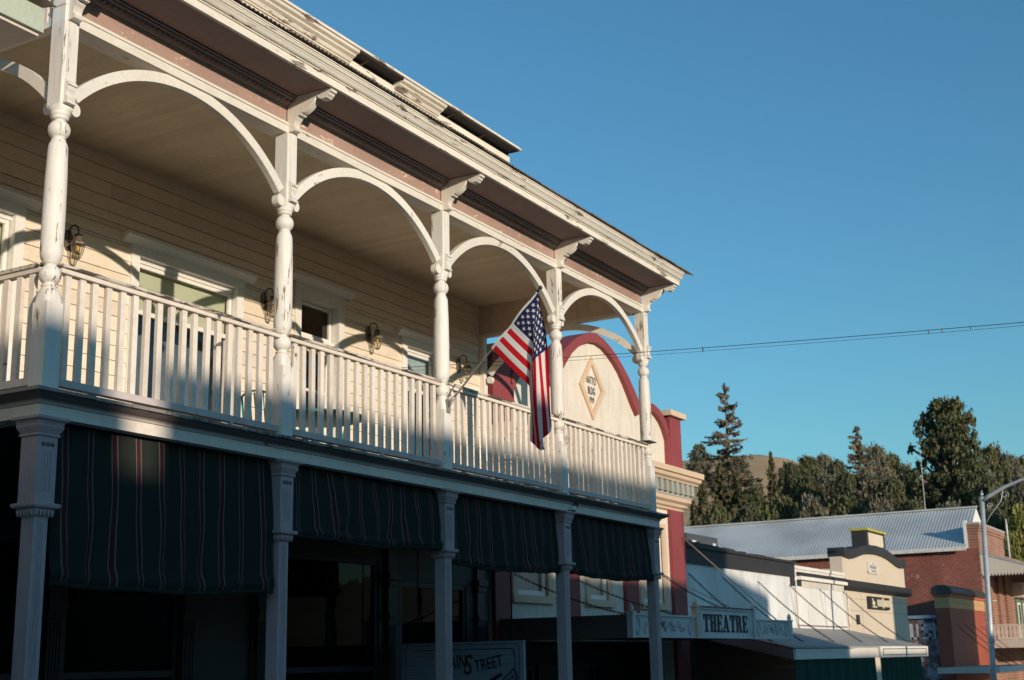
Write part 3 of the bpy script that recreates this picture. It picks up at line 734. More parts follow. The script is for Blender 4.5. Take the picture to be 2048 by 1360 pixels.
# --- hanging shop sign under the porch
SG = plain('sign_grey_white', (.30, .34, .40), .6, 0, .08, 5); SK = plain('sign_black_paint', (.008, .008, .01), .6)
sg = thing('hanging_shop_sign', 'pale hanging shop sign lettered in black under the balcony', 'sign', (-1.98, 10.0, .6))
MB().box(-3.08, -.89, 9.97, 10.03, .55, 1.905).obj('board', SG, sg)
ln = MB(); ln.box(-3.0, -.97, 9.962, 9.97, 1.86, 1.866); ln.box(-.965, -.960, 9.962, 9.97, .6, 1.86); ln.box(-3.01, -3.005, 9.962, 9.97, .6, 1.86)
ln.box(-2.85, -1.12, 9.962, 9.97, 1.785, 1.797); ln.box(-1.04, -1.033, 9.962, 9.97, .6, 1.70)
for k in range(6): ln.box(-2.98, -.97, 9.966, 9.97, 1.0+.14*k, 1.003+.14*k)
ln.tube([(-1.12, 9.963, 1.79), (-1.07, 9.963, 1.785), (-1.045, 9.963, 1.755), (-1.06, 9.963, 1.735), (-1.04, 9.963, 1.70)], .008, 5)
rb = [(-1.05, 1.50), (-.99, 1.36), (-1.22, 1.18), (-1.28, 1.31)]
ln.prism([(-1.62, 1.28), (-1.28, 1.44), (-1.26, 1.40), (-1.6, 1.22), (-2.1, 1.13), (-2.5, 1.28), (-2.52, 1.33), (-2.1, 1.20)], 'y', 9.962, 9.97)
for a, b in zip(rb, rb[1:]+rb[:1]): ln.tube([(a[0], 9.964, a[1]), (b[0], 9.964, b[1])], .010, 5)
ln.obj('painted_border', SK, sg)
def put_text(txt, parent, name, mat, size, loc, face, rotin=0, sx=1.0, ext=.003, spacing=1.0):
    me = text_mesh(txt, name, mat, size, ext, sx, spacing)
    # face: 'x' -> readable from +x (text runs along +y), 'y-' -> readable from -y (text runs along +x)
    base = Matrix(((0, 0, 1), (1, 0, 0), (0, 1, 0))) if face == 'x' else Matrix(((1, 0, 0), (0, 0, -1), (0, 1, 0)))
    me.transform((base @ Matrix.Rotation(rotin, 3, 'Z')).to_4x4())
    return link(name, me, parent, loc)
put_text('MAIN', sg, 'lettering', SK, .30, (-2.12, 9.966, 1.60), 'y-', 0, .62)
put_text('S', sg, 'lettering', SK, .42, (-1.86, 9.963, 1.55), 'y-', -.15, .8)
put_text('TREET', sg, 'lettering', SK, .25, (-1.50, 9.966, 1.57), 'y-', .16, .72)
put_text('CREEK', sg, 'lettering', SK, .10, (-1.16, 9.966, 1.31), 'y-', .62, 1)
MB().tube([(-2.8, 10, 1.9), (-2.8, 10, 3.8)], .012, 6).tube([(-1.1, 10, 1.9), (-1.1, 10, 3.8)], .012, 6).obj('hanger', BLACKM, sg)

t = thing('loose_board', 'small dark board lying on the railing at the far corner post', 'board', (.02, 12.7, 5.15))
MB().box(-.13, .16, 12.55, 12.86, 5.155, 5.172).obj('plank', plain('dark_bare_plank', (.10, .08, .07), .8), t)
MB().box(-.03, .03, 12.66, 12.74, 5.15, 5.156).obj('packing_piece', plain('dark_bare_plank', (.10, .08, .07), .8), t)
t = thing('floodlight', 'small white floodlight with dark bracket on the deck beam above fourth column', 'floodlight', (.14, 9.7, 3.78))
MB().box(.122, .21, 9.60, 9.72, 3.745, 3.80).obj('housing', TRIMW, t); MB().tube([(.13, 9.78, 3.86), (.19, 9.78, 3.84), (.19, 9.74, 3.76)], .014, 6).box(.122, .14, 9.75, 9.81, 3.74, 3.86).obj('bracket', plain('dark_blue_bracket', (.02, .025, .05), .5), t)
# --- overhead cables
WIRE = plain('black_cable', (.03, .03, .035), .5)
def cable(label, a, b, sag, r, extra=None):
    t = thing('overhead_cable', label, 'cable', a); a, b = Vector(a), Vector(b)
    f = lambda q: a.lerp(b, q)+Vector((0, 0, -4*sag*q*(1-q)))
    MB().tube([f(i/40) for i in range(41)], r, 5).obj('strand', WIRE, t)
    return t, f
t, f = cable('thin cable with clips slung from the balcony wall out over the street', (W+.02, 10.0, 6.38), (25.98, 10.6, 5.42), .31, .0048)
for q, sc in ((.185, 1), (.2955, .9), (.3015, .9), (.314, .6), (.345, 1.6)):
    p = f(q); MB().tube([p+Vector((0, 0, .01)), p+Vector((.005, 0, -.055*sc))], .006*sc+.003, 6).obj('clip', plain('rusty_clip', (.25, .12, .08), .7) if sc == .9 else WIRE, t)
for q in (.363, .369, .372, .380, .391): p = f(q); MB().ball(tuple(p), .012, 8, 5).obj('cable_ring', WIRE, t)
t, f = cable('lower thin cable running just beneath the clipped one', (W+.02, 9.9, 6.30), (25.98, 10.6, 5.40), .31, .0026)

# ================================================================== the theatre
TCREAM = paint('theatre_cream_stucco', (.80, .71, .60), peel=.12, under=(.62, .52, .42), var=.12, grime=.5); MAROON = paint('theatre_maroon_paint', (.27, .052, .055), peel=.2, under=(.55, .4, .36), var=.12, grain=(1, 1, .4))
PEACH = paint('peach_trim_paint', (.72, .53, .37), peel=.12, var=.12, under=(.3, .24, .2)); SAGE = paint('sage_dentil_paint', (.36, .37, .33), var=.08)
th = thing('theatre_building', 'cream stucco theatre with curved maroon parapet and diamond date panel', 'building', (W, 17.5, GZ(17.5)))
OUT = [(0, 8.48), (.35, 8.43), (.67, 8.32), (1.0, 8.17), (1.28, 8.0), (1.58, 7.79), (1.83, 7.57), (2.05, 7.36), (2.2, 7.20), (2.35, 7.29), (2.62, 7.37), (2.94, 7.37), (3.2, 7.30), (3.43, 7.19), (3.62, 7.03), (3.76, 6.85)]
INN = [(0, 8.27), (.31, 8.235), (.62, 8.13), (.92, 7.99), (1.18, 7.82), (1.42, 7.60), (1.64, 7.37), (1.84, 7.15), (2.02, 6.98), (2.33, 7.11), (2.62, 7.18), (2.92, 7.18), (3.14, 7.11), (3.35, 6.99), (3.52, 6.83), (3.66, 6.62)]
def mirror(p): return [(17.5-a, b) for a, b in reversed(p)]+[(17.5+a, b) for a, b in p[1:]]
inn = mirror(INN)
TW = [(13.93, 15.15, 2.80, 4.45), (16.93, 17.83, 2.80, 4.45), (19.58, 20.74, 2.80, 4.45)]
wm = MB()
for a, b, c, d in holes(13.04, 21.95, -1.8, 5.9, TW+[(13.75, 21.15, -1.8, 1.97)]): wm.box(W-.35, W, a, b, c, d)
# parapet infill: columns under the curved line
pts = inn
for (a, za), (b, zb) in zip(pts, pts[1:]): wm.prism([(a, 5.9), (b, 5.9), (b, zb+.03), (a, za+.03)], 'x', W-.35, W)
wm.obj('wall', TCREAM, th)
om, im = mirror(OUT), mirror(INN)
cp = MB(); n = len(om)
for x in (W+.11, W-.42):
    for p in om: cp.v.append((x, p[0], p[1]))
    for p in im: cp.v.append((x, p[0], p[1]))
for i in range(n-1):
    cp.f += [[i, i+1, n+i+1, n+i], [2*n+i, 3*n+i, 3*n+i+1, 2*n+i+1], [i, 2*n+i, 2*n+i+1, i+1], [n+i, n+i+1, 3*n+i+1, 3*n+i]]
cp.f += [[0, n, 3*n, 2*n], [n-1, 3*n-1, 4*n-1, 2*n-1]]; cp.m = [0]*len(cp.f); cp.sm = [False]*len(cp.f)
cp.obj('curved_coping', MAROON, th)
for a, b in ((13.04, 13.70), (21.28, 21.95)):
    p = MB().box(W-.42, W+.115, a, b, 5.85, 7.22).obj('parapet_pier', MAROON, th)
    MB().box(W-.52, W+.22, a-.13, b+.13, 7.22, 7.35).obj('pier_cap', PEACH, p)
for a, b in ((13.05, 13.6), (15.75, 16.38), (18.58, 19.21), (21.15, 21.90)): MB().box(W, W+.09, a, b, 1.98 if 14 < a < 21 else -1.8, 4.98).obj('pilaster', MAROON, th)
for a, b in ((3.66+17.5, 21.285), (13.70, 17.5-3.66)): MB().box(W-.4, W+.108, a, b, 5.9, 6.72).obj('coping_leg', MAROON, th)
co = MB().prism([(W, 4.98), (W+.08, 4.98), (W+.1, 5.03), (W+.16, 5.06), (W+.18, 5.12), (W+.26, 5.17), (W+.27, 5.26), (W, 5.26)], 'y', 13.04, 22.02).obj('lower_cornice', PEACH, th)
MB().prism([(W, 5.585), (W+.38, 5.585), (W+.40, 5.62), (W+.47, 5.66), (W+.49, 5.73), (W+.55, 5.745), (W+.56, 5.87), (W, 5.90)], 'y', 13.04, 22.2).obj('upper_cornice', PEACH, th)
db = MB().box(W, W+.28, 13.04, 22.05, 5.262, 5.583).obj('dentil_band', SAGE, th)
dm = MB().prism([(W+.28, 5.33), (W+.37, 5.33), (W+.37, 5.58), (W+.28, 5.58)], 'y', -.075, .075).mesh('dentil', SAGE)
y = 13.2
while y < 22.05: link('dentil', dm, db, (0, y, 0)); y += .3
for a, b, c, d in TW:
    w = MB(); e = .17
    w.box(W-.02, W+.05, a-e, a, c-.12, d+e); w.box(W-.02, W+.05, b, b+e, c-.12, d+e); w.box(W-.02, W+.05, a, b, d, d+e); w.box(W-.02, W+.09, a-e-.04, b+e+.04, c-.14, c-.0)
    w = w.obj('window', PEACH, th)
    sash(w, a+.005, b-.005, c+.01, d-.01, W-.06, .09, TRIMW); MB().box(W-.085, W-.05, a+.09, b-.09, 3.6, 3.66).obj('meeting_rail', TRIMW, w)
    cu = MB(); k = 16
    for i in range(k):
        y_ = a+(b-a)*i/k; x_ = W-.16+.02*(i % 2)
        cu.add([(x_, y_, c), (W-.16+.02*((i+1) % 2), y_+(b-a)/k, c), (W-.16+.02*((i+1) % 2), y_+(b-a)/k, d), (x_, y_, d)], [(0, 1, 2, 3)])
    cu.obj('curtain', cloth('pale_curtain', (.55, .55, .54), .2), w, fix=False)
    MB().box(W-.32, W-.30, a, b, c, d).obj('room_shadow', DARKIN, w)
lob = MB().box(W-1.4, W-1.3, 13.3, 21.7, -1.8, 2.1).box(W-1.3, W-.35, 13.3, 13.7, -1.8, 2.1).box(W-1.3, W-.35, 21.2, 21.7, -1.8, 2.1).box(W-1.3, W-.35, 13.7, 21.2, 2.0, 2.1).obj('lobby_recess', SHOPD, th)
for k in range(5):
    a = 14.2+1.4*k; f = MB().box(W-1.3, W-1.24, a, a+.08, -1.6, 1.5).box(W-1.3, W-1.24, a+1.1, a+1.18, -1.6, 1.5).box(W-1.3, W-1.24, a+.08, a+1.1, 1.42, 1.5).obj('lobby_door', SHOPM, th)
# diamond with date
dc = (17.37, 7.26); ro = (.60, .70); ri = (.44, .52)
O_ = [(dc[0], dc[1]+ro[1]), (dc[0]+ro[0], dc[1]), (dc[0], dc[1]-ro[1]), (dc[0]-ro[0], dc[1])]; I_ = [(dc[0], dc[1]+ri[1]), (dc[0]+ri[0], dc[1]), (dc[0], dc[1]-ri[1]), (dc[0]-ri[0], dc[1])]
dd = MB()
for k in range(4):
    j = (k+1) % 4; dd.prism([O_[k], O_[j], I_[j], I_[k]], 'x', W+.001, W+.045)
dd = dd.obj('diamond_panel', PEACH, th)
LET = plain('brown_lettering', (.06, .035, .04), .7)
for txt, dz, sz in (('RATTO', .16, .235), ('BLDG', -.07, .235), ('1919', -.27, .20)): put_text(txt, dd, 'lettering', LET, sz, (W+.006, dc[0], dc[1]+dz), 'x', 0, .55, .004, 1.08)

# --- theatre canopy and sign
CANW = paint('canopy_grey_white', (.70, .67, .65), peel=.3, var=.15, under=(.25, .2, .2), grime=.3); CANB = paint('canopy_brown_shade_board', (.16, .12, .12), var=.2, peel=.2, under=(.3, .25, .22))
cn = thing('theatre_canopy', 'flat pavement canopy with carved white panels and raised theatre sign', 'canopy', (-2, 17.4, 1.95))
CX = -.6
MB().box(W+.1, CX-.05, 13.26, 21.42, 1.99, 2.25).obj('deck', SHOPD, cn)
sb = MB().box(W+.1, CX-.05, 13.20, 13.255, 1.95, 2.33).obj('side_board', CANB, cn)
MB().box(W+.1, CX-.05, 13.175, 13.2, 2.24, 2.34).obj('side_moulding', CANB, sb); MB().box(W+.1, CX-.05, 13.18, 13.2, 1.95, 2.0).obj('side_moulding', CANB, sb)
orn = paint('carved_relief_paint', (.60, .58, .57), peel=.5, var=.2, under=(.16, .12, .13))
def relief(y0, y1, z0, z1, seed):
    m = MB(); rd = random.Random(seed); yc, zc = (y0+y1)/2, (z0+z1)/2; h_ = (z1-z0)*.36
    for e in (y0+.22, y1-.22): m.tube([(CX+.008, e+.09*cos(2*pi*k/14), zc+h_*sin(2*pi*k/14)) for k in range(14)], .018, 5, closed=True)
    L = y1-y0-.9
    for s in range(-1, 2, 2):                                 # mirrored leafy scrolls either side of a central shell
        stem = [(CX+.008, yc+s*(.10+L*.42*k/12), zc+h_*.55*sin(k*.95)*(1-.25*k/12)) for k in range(13)]
        m.tube(stem, [.020*(1-k/18) for k in range(13)], 5)
        for q in range(26):
            p = stem[rd.randint(1, 12)]; m.ball((CX+.006, p[1]+rd.uniform(-.09, .09), p[2]+rd.uniform(-.07, .07)), rd.uniform(.012, .03), 6, 4, sq=(.6, rd.uniform(.7, 1.8), rd.uniform(.6, 1.5)))
    for k in range(7): m.tube([(CX+.006, yc, zc-h_*.6), (CX+.012, yc+.09*(k-3)/3, zc+h_*.7*cos((k-3)*.35))], [.012, .022], 5)
    return m
for a, b, c, d, nm in ((13.20, 15.98, 1.955, 2.36, 'carved_panel'), (16.12, 19.06, 1.955, 2.53, 'sign_panel'), (19.22, 21.42, 1.955, 2.36, 'carved_panel')):
    p = MB().box(CX-.05, CX, a, b, c, d)
    p.box(CX, CX+.03, a, b, d-.035, d); p.box(CX, CX+.025, a, b, c, c+.03)
    p = p.obj(nm, CANW, cn)
    if nm == 'carved_panel': tag(relief(a, b, c, d, int(a)).obj('carved_scrolls', orn, p), kind='stuff')
    else:
        f_ = MB().box(CX, CX+.02, a+.03, a+.16, c+.03, d-.04); f_.box(CX, CX+.02, b-.16, b-.03, c+.03, d-.04); f_.obj('corner_ornament', orn, p)
        MB().box(CX-.06, CX+.05, a-.02, b+.02, d, d+.025).obj('panel_cap', CANB, p)
for y_, t_ in ((13.2, 2.42), (16.05, 2.58), (19.14, 2.58), (21.46, 2.40)):
    q = MB().box(CX-.06, CX+.05, y_-.06, y_+.06, 1.95, t_-.06); q.box(CX-.075, CX+.065, y_-.075, y_+.075, t_-.06, t_-.03)
    q.lathe([(.03, t_-.03), (.05, t_+.0), (.045, t_+.05), (.02, t_+.09), (.005, t_+.11)], (CX, y_), 8); q.obj('panel_post', PEACH if y_ == 16.05 else CANW, cn)
def slab_letter(ch):
    s = .20; e = .09; L = []
    R = lambda a, b, c, d: L.append([(a, c), (b, c), (b, d), (a, d)])
    if ch == 'T': R(.0, .62, .88, 1); R(.21, .41, 0, 1); R(.12, .50, 0, e); R(0, .07, .70, 1); R(.55, .62, .70, 1); w = .62
    elif ch == 'H': R(.05, .25, 0, 1); R(.42, .62, 0, 1); R(.2, .45, .46, .56); R(0, .30, 0, e); R(.37, .67, 0, e); R(0, .30, 1-e, 1); R(.37, .67, 1-e, 1); w = .67
    elif ch == 'E': R(.05, .25, 0, 1); R(0, .56, 0, e); R(0, .56, 1-e, 1); R(.2, .42, .46, .56); R(.5, .56, 0, .27); R(.5, .56, .73, 1); R(.38, .42, .38, .64); w = .58
    elif ch == 'A': L += [[(.08, 0), (.17, 0), (.36, 1), (.28, 1)], [(.46, 0), (.66, 0), (.42, 1), (.28, 1)]]; R(.17, .52, .26, .35); R(0, .25, 0, e); R(.39, .73, 0, e); w = .73
    elif ch == 'R': R(.05, .25, 0, 1); R(0, .30, 0, e); R(0, .45, 1-e, 1); R(.2, .45, .47, .55); R(.40, .58, .58, .92); L.append([(.34, .5), (.50, .53), (.66, 0), (.47, 0)]); R(.55, .72, 0, .08); R(.38, .5, .86, .97); R(.38, .5, .48, .62); w = .70
    return L, w
word = 'THEATRE'; tot = sum(slab_letter(c)[1] for c in word)+.10*6; sc_y = 2.36/tot; y_ = 16.42; lm = MB()
sp = [o for o in bpy.data.objects if o.name.startswith('sign_panel')][0]
for c in word:
    L, w = slab_letter(c); lm = MB()
    for k, q in enumerate(L): lm.prism([(y_+a*sc_y, 2.075+b*.335) for a, b in q], 'x', CX+.001, CX+.012+.0007*k)
    lm.obj('letter', plain('near_black_letter', (.012, .006, .012), .6), sp); y_ += (w+.10)*sc_y
CHAIN = plain('iron_chain', (.06, .055, .055), .6, .5); RODM = plain('painted_rod', (.45, .40, .33), .6)
def chain(a, b, parent, link_l=.11):
    a, b = Vector(a), Vector(b); d = b-a; n = int(d.length/(link_l*.72)); m = MB(); t = d.normalized(); q = t.orthogonal().normalized(); w = t.cross(q)
    for i in range(n):
        c = a+d*(i+.5)/n+Vector((0, 0, -.10*4*((i+.5)/n)*(1-(i+.5)/n))); s = q if i % 2 else w
        m.tube([c+t*(link_l*.5*cos(2*pi*k/8))+s*(.021*sin(2*pi*k/8)) for k in range(8)], .0075, 4, closed=True)
    return m.obj('chain', CHAIN, parent)
chain((W, 16.2, 3.22), (-.72, 16.6, 2.3), cn); chain((W, 20.05, 3.6), (-.75, 19.7, 2.3), cn)
chain((W, 13.8, 3.2), (-.72, 13.9, 2.3), cn)
MB().tube([(W+.1, 21.75, 4.38), (-.75, 21.2, 2.33)], .016, 6).obj('tie_rod', RODM, cn)
MB().tube([(W, 18.9, 3.75), (-.75, 18.5, 2.54)], .012, 6).obj('tie_rod', RODM, cn)
MB().tube([(-1.84, 13.1, 3.05), (-1.84, 13.1, 2.3)], .02, 6).obj('drop_rod', BLACKM, cn)

# ================================================================== white shops
WB = brickmat('white_painted_brick', (.86, .85, .83), (.845, .835, .815), (.825, .815, .80), 'y'); BLK = paint('black_cornice_paint', (.035, .032, .034), peel=.25, var=.3, under=(.12, .11, .11), grain=(1, .3, 1))
wb = thing('white_brick_shop', 'low white painted brick shop with black cornice, next to the theatre', 'shop', (W, 26, GZ(26)))
MB().box(-14, W, 22.0, 30.08, -2, 4.05).obj('wall', WB, wb)
MB().box(W+.001, W+.06, 22.1, 35.0, -1.9, 2.05).obj('shopfront', SHOPD, wb)  # dark panel added to blacken the shaded wall under the canopy
bc = MB().box(W-.3, W+.06, 22.0, 30.06, 3.80, 4.18); bc.box(W-.3, W+.12, 22.0, 30.06, 4.18, 4.24); bc.box(W, W+.05, 29.75, 30.06, 3.55, 3.80)
rd = random.Random(3); y = 22.0
while y < 30: w_ = rd.uniform(.2, .5); bc.box(W-.34, W-.02, y, min(30.06, y+w_)-.015, 4.24, 4.36-.016*(y-22)+rd.uniform(-.02, .02)); y += w_
bc.obj('black_cornice', BLK, wb)
ac = thing('rooftop_cooling_unit', 'grey metal cooling unit on the white shop roof', 'cooling unit', (-5.4, 27.3, 4.05))
MB().box(-6.4, -4.95, 26.3, 28.6, 4.05, 4.92).obj('housing', plain('galvanised_housing', (.12, .12, .13), .5, .5), ac)
gl_ = MB()
for k in range(9): gl_.box(-6.3+.15*k, -6.22+.15*k, 26.285, 26.3, 4.2, 4.8)
gl_.obj('grille', BLACKM, ac); MB().box(-4.95, -4.93, 26.7, 26.95, 4.3, 4.75).box(-4.95, -4.93, 28.2, 28.4, 4.3, 4.75).obj('panel', plain('bright_panel', (.6, .6, .58), .5), ac)
ws = thing('small_white_shop', 'narrow white shop with louvred strip between two taller fronts', 'shop', (W, 32.6, GZ(32)))
MB().box(-14, W+.02, 30.1, 35.08, -2, 4.05).obj('wall', paint('chalky_white_wall', (.80, .77, .73), peel=.15, under=(.4, .35, .3), grime=.2), ws)
MB().box(W-.3, W+.06, 30.1, 35.1, 4.05, 4.14).obj('coping', WHITE, ws)
bb = MB().box(W+.02, W+.10, 30.3, 35.1, 3.84, 3.96).obj('black_band', BLK, ws); MB().box(W+.02, W+.16, 30.3, 35.12, 3.74, 3.84).obj('white_ledge', WHITE, ws)
MB().box(W+.02, W+.035, 30.3, 35.05, 3.56, 3.735).obj('louvre_recess', BLK, ws)
for k in range(34): MB().box(W+.035, W+.05, 30.7+.125*k, 30.775+.125*k, 3.55, 3.72).obj('louvre_slat', WHITE, ws)
MB().tube([(W+.05, 30.2, 1.6), (W+.05, 30.16, 3.3), (W+.05, 30.12, 3.7)], .02, 6).obj('downpipe', WHITE, ws)
MB().box(W+.02, W+.024, 32.9, 32.915, 2.4, 3.55).box(W+.02, W+.024, 31.2, 31.21, 2.4, 2.9).box(W+.02, W+.03, 30.12, 35.06, 2.42, 2.46).obj('wall_crack', GREYD, ws)
sc = thing('shop_canopy', 'sloping pavement canopy with white fascia in front of the white shops', 'canopy', (-2, 28.5, 1.7))
ROOFG = plain('weathered_canopy_roofing', (.33, .31, .28), .8, 0, .15, 2)
MB().prism([(W, 2.33), (W, 2.37), (-.78, 1.80), (-.78, 1.76)], 'y', 22.2, 35.0).obj('canopy_roof', ROOFG, sc)
MB().box(-.84, -.78, 22.3, 29.2, 1.51, 1.74).box(-.80, -.765, 22.3, 29.2, 1.70, 1.745).obj('fascia', WHITE, sc)
f2 = MB().box(-.84, -.77, 29.5, 34.95, 1.50, 1.80).obj('fascia', WHITE, sc)
fo = MB().box(-.77, -.762, 29.75, 34.7, 1.56, 1.58); fo.box(-.77, -.762, 29.75, 34.7, 1.72, 1.74); fo.box(-.77, -.762, 29.75, 29.79, 1.58, 1.72); fo.box(-.77, -.762, 34.66, 34.7, 1.58, 1.72); fo.obj('painted_outline', BLK, f2)
MB().prism([(W, 2.1), (W, 2.33), (-.85, 1.74), (-.85, 1.52)], 'y', 22.2, 22.26).obj('end_board', CANB, sc)  # dark board colour stands in for shade on this end
for y_ in (22.25, 24.48, 27.04, 29.65, 32.4, 34.85): chain((W, y_, 3.57), (-1.28, y_+.05, 1.90), sc)
GRN = cloth('green_drop_curtain', (.008, .055, .036), .05)
for a, b, lab in ((22.45, 29.1, 'long dark green drop curtain under the white canopy fascia, beside the theatre'), (29.65, 34.2, 'green drop curtain under the outlined white fascia at the canopy end')):
    t = thing('drop_curtain', lab, 'curtain', (-.82, a, 0), 'green drop curtains'); c = MB(); n = 40
    for i in range(n+1):
        y_ = a+(b-a)*i/n; c.v += [(-.84+.012*sin(i*1.3), y_, 1.52), (-.82+.03*sin(i*1.3), y_, -.9)]
    for i in range(n): c.f.append([2*i, 2*i+2, 2*i+3, 2*i+1]); c.m.append(0); c.sm.append(True)
    c.obj('canvas', GRN, t, fix=False)
    sm2 = MB()
    for q in range(4): y_ = a+(b-a)*(q+.5)/4; sm2.box(-.812, -.806, y_, y_+.012, -.9, 1.5)
    sm2.obj('seam', cloth('green_seam', (.03, .13, .09), .05), t)

# ================================================================== cream shop
CR2 = paint('cream_shop_stucco', (.70, .58, .45), peel=.03, var=.06, grime=.12)
cs = thing('cream_shop', 'cream stucco shop with wavy black parapet and pedestal', 'shop', (W, 39, GZ(39)))
CO = [(0, 5.25), (.9, 5.22), (1.5, 5.17), (2.1, 5.08), (2.7, 4.98), (3.2, 4.93), (3.95, 4.97)]
co_ = [(39.05-a, b) for a, b in reversed(CO)]+[(39.05+a, b) for a, b in CO[1:]]
cw = MB().box(-14, W, 35.1, 43.0, -2.2, 4.3)
for (a, za), (b, zb) in zip(co_, co_[1:]): cw.prism([(a, 4.3), (b, 4.3), (b, zb-.27), (a, za-.27)], 'x', W-.4, W)
cw.obj('wall', CR2, cs)
cc_ = MB(); n = len(co_)
for x in (W+.10, W-.46):
    for p in co_: cc_.v.append((x, *p))
    for p in co_: cc_.v.append((x, p[0], p[1]-.29))
for i in range(n-1): cc_.f += [[i, i+1, n+i+1, n+i], [2*n+i, 3*n+i, 3*n+i+1, 2*n+i+1], [i, 2*n+i, 2*n+i+1, i+1], [n+i, n+i+1, 3*n+i+1, 3*n+i]]
cc_.f += [[0, n, 3*n, 2*n], [n-1, 3*n-1, 4*n-1, 2*n-1]]; cc_.m = [0]*len(cc_.f); cc_.sm = [False]*len(cc_.f)
cc_.obj('wavy_coping', BLK, cs)
MB().prism([(W, 3.62), (W+.12, 3.62), (W+.2, 3.72), (W+.22, 3.92), (W, 3.96)], 'y', 35.0, 43.15).obj('black_band', BLK, cs)
GRV = plain('score_line', (.32, .26, .2), .9)
for z_ in (3.36, 2.98): MB().box(W, W+.004, 35.1, 43.0, z_, z_+.014).obj('score_line', GRV, cs)
for y_ in (37.0, 41.2): MB().box(W, W+.004, y_, y_+.014, 1.9, 3.6).obj('score_line', GRV, cs)
MB().tube([(W+.03, 35.35, 1.5), (W+.03, 35.35, 3.55)], .022, 6).obj('conduit', WHITE, cs)
MB().box(W, W+.06, 36.2, 36.45, 2.55, 2.85).obj('vent', BLK, cs)
pe = MB().box(W-.45, W+.06, 38.0, 40.4, 5.18, 5.72).obj('pedestal', BLK, cs)
MB().box(W+.06, W+.075, 38.25, 40.12, 5.24, 5.66).obj('pedestal_panel', CR2, pe)
MB().box(W-.50, W+.12, 37.95, 40.47, 5.72, 5.80).obj('pedestal_cap', plain('mustard_cap_paint', (.42, .38, .06), .6), pe)
pq = MB().prism([(37.95, 4.33), (38.05, 4.27), (39.2, 4.27), (39.3, 4.33), (39.3, 4.56), (39.1, 4.64), (38.7, 4.68), (38.4, 4.68), (38.1, 4.65), (37.95, 4.58)], 'x', W, W+.05).obj('plaque', plain('pale_plaque', (.60, .55, .50), .6), cs)
pl = MB(); rd = random.Random(5)
for k, (w_, h_) in enumerate(((.13, .10), (.05, .12), (.14, .09), (.05, .11), (.13, .10), (.05, .13))): y_ = 38.22+.14*k; pl.box(W+.05, W+.056, y_, y_+w_*.8, 4.44-.0*k, 4.44+h_)
for k in range(4): pl.box(W+.05, W+.055, 38.36+.16*k, 38.46+.16*k, 4.335, 4.385)
pl.ball((W+.05, 38.6, 4.61), .03, 6, 4); pl.obj('worn_inscription', plain('grey_inscription', (.16, .15, .13), .7), pq)
bs = thing('shop_name_board', 'black name board with pale figure and letters on the cream shop', 'sign', (W, 38.9, 3.1))
MB().box(W, W+.10, 37.62, 40.2, 3.08, 3.49).obj('board', plain('sign_board_black', (.02, .02, .016), .5), bs)
PL = plain('pale_sign_relief', (.62, .54, .38), .6); sg2 = MB()
sg2.ball((W+.10, 38.12, 3.26), .10, 8, 6, sq=(.4, 1.6, 1.0)).ball((W+.10, 38.02, 3.38), .055, 8, 6, sq=(.5, 1, 1)).box(W+.1, W+.125, 37.92, 38.42, 3.12, 3.17)
sg2.obj('seated_figure', PL, bs)
for a, b in ((38.55, 38.70), (38.76, 38.86), (38.92, 39.10), (39.42, 39.58), (39.64, 39.80), (39.86, 40.06)): MB().box(W+.10, W+.13, a, b, 3.17, 3.40).obj('worn_letter', PL, bs)
MB().box(W+.10, W+.135, 39.18, 39.34, 3.12, 3.46).obj('worn_letter', PL, bs)

# ================================================================== red shop, painted brick annex, brick hall
REDP = paint('brick_red_stucco', (.36, .085, .052), peel=.1, var=.12, grain=(1, 1, .4)); CORAL = paint('coral_band_paint', (.50, .14, .08), var=.1); OCH = paint('ochre_band_paint', (.62, .36, .17), var=.08)
rs_ = thing('red_shop', 'narrow red stucco shop front with ochre bands and dark cap', 'shop', (W, 53.7, GZ(54)))
MB().box(-3.85, W, 50.15, 57.28, -2.4, 3.86).obj('wall', REDP, rs_)
MB().box(-3.87, W+.02, 50.13, 57.30, 3.40, 3.62).box(-3.87, W+.025, 50.125, 57.305, 3.63, 3.84).obj('ochre_band', OCH, rs_)
MB().box(-3.92, W+.08, 50.08, 57.33, 3.86, 3.97).obj('coral_band', CORAL, rs_)
MB().prism([(-3.98, 3.97), (W+.16, 3.97), (W+.18, 4.05), (W+.10, 4.20), (W-.1, 4.34), (-3.75, 4.34), (-3.95, 4.2)], 'y', 50.0, 57.33).obj('dark_cap', plain('dark_metal_cap', (.07, .065, .065), .5, .3), rs_)
MB().box(W+.02, W+.03, 50.3, 51.0, 4.1, 4.101).obj('cap_flashing', ROOFG, rs_)
an = thing('painted_brick_annex', 'dark brick annex with flaking painted lettering, in the gap', 'building', (-8, 52, GZ(52)))
MB().box(-14, -3.9, 50.35, 57.2, -2.4, 3.0).obj('wall', brickmat('ghost_sign_brick', (.16, .07, .06), (.11, .05, .05), (.22, .2, .2), 'x', 1.3, (.36, .35, .40), .35), an)
MB().box(-14.1, -3.88, 50.2, 57.2, 3.0, 3.13).obj('blue_eave', plain('blue_grey_flashing', (.16, .25, .34), .5), an)
GH = plain('faded_white_letters', (.40, .40, .44), .9, 0, .3, 4)
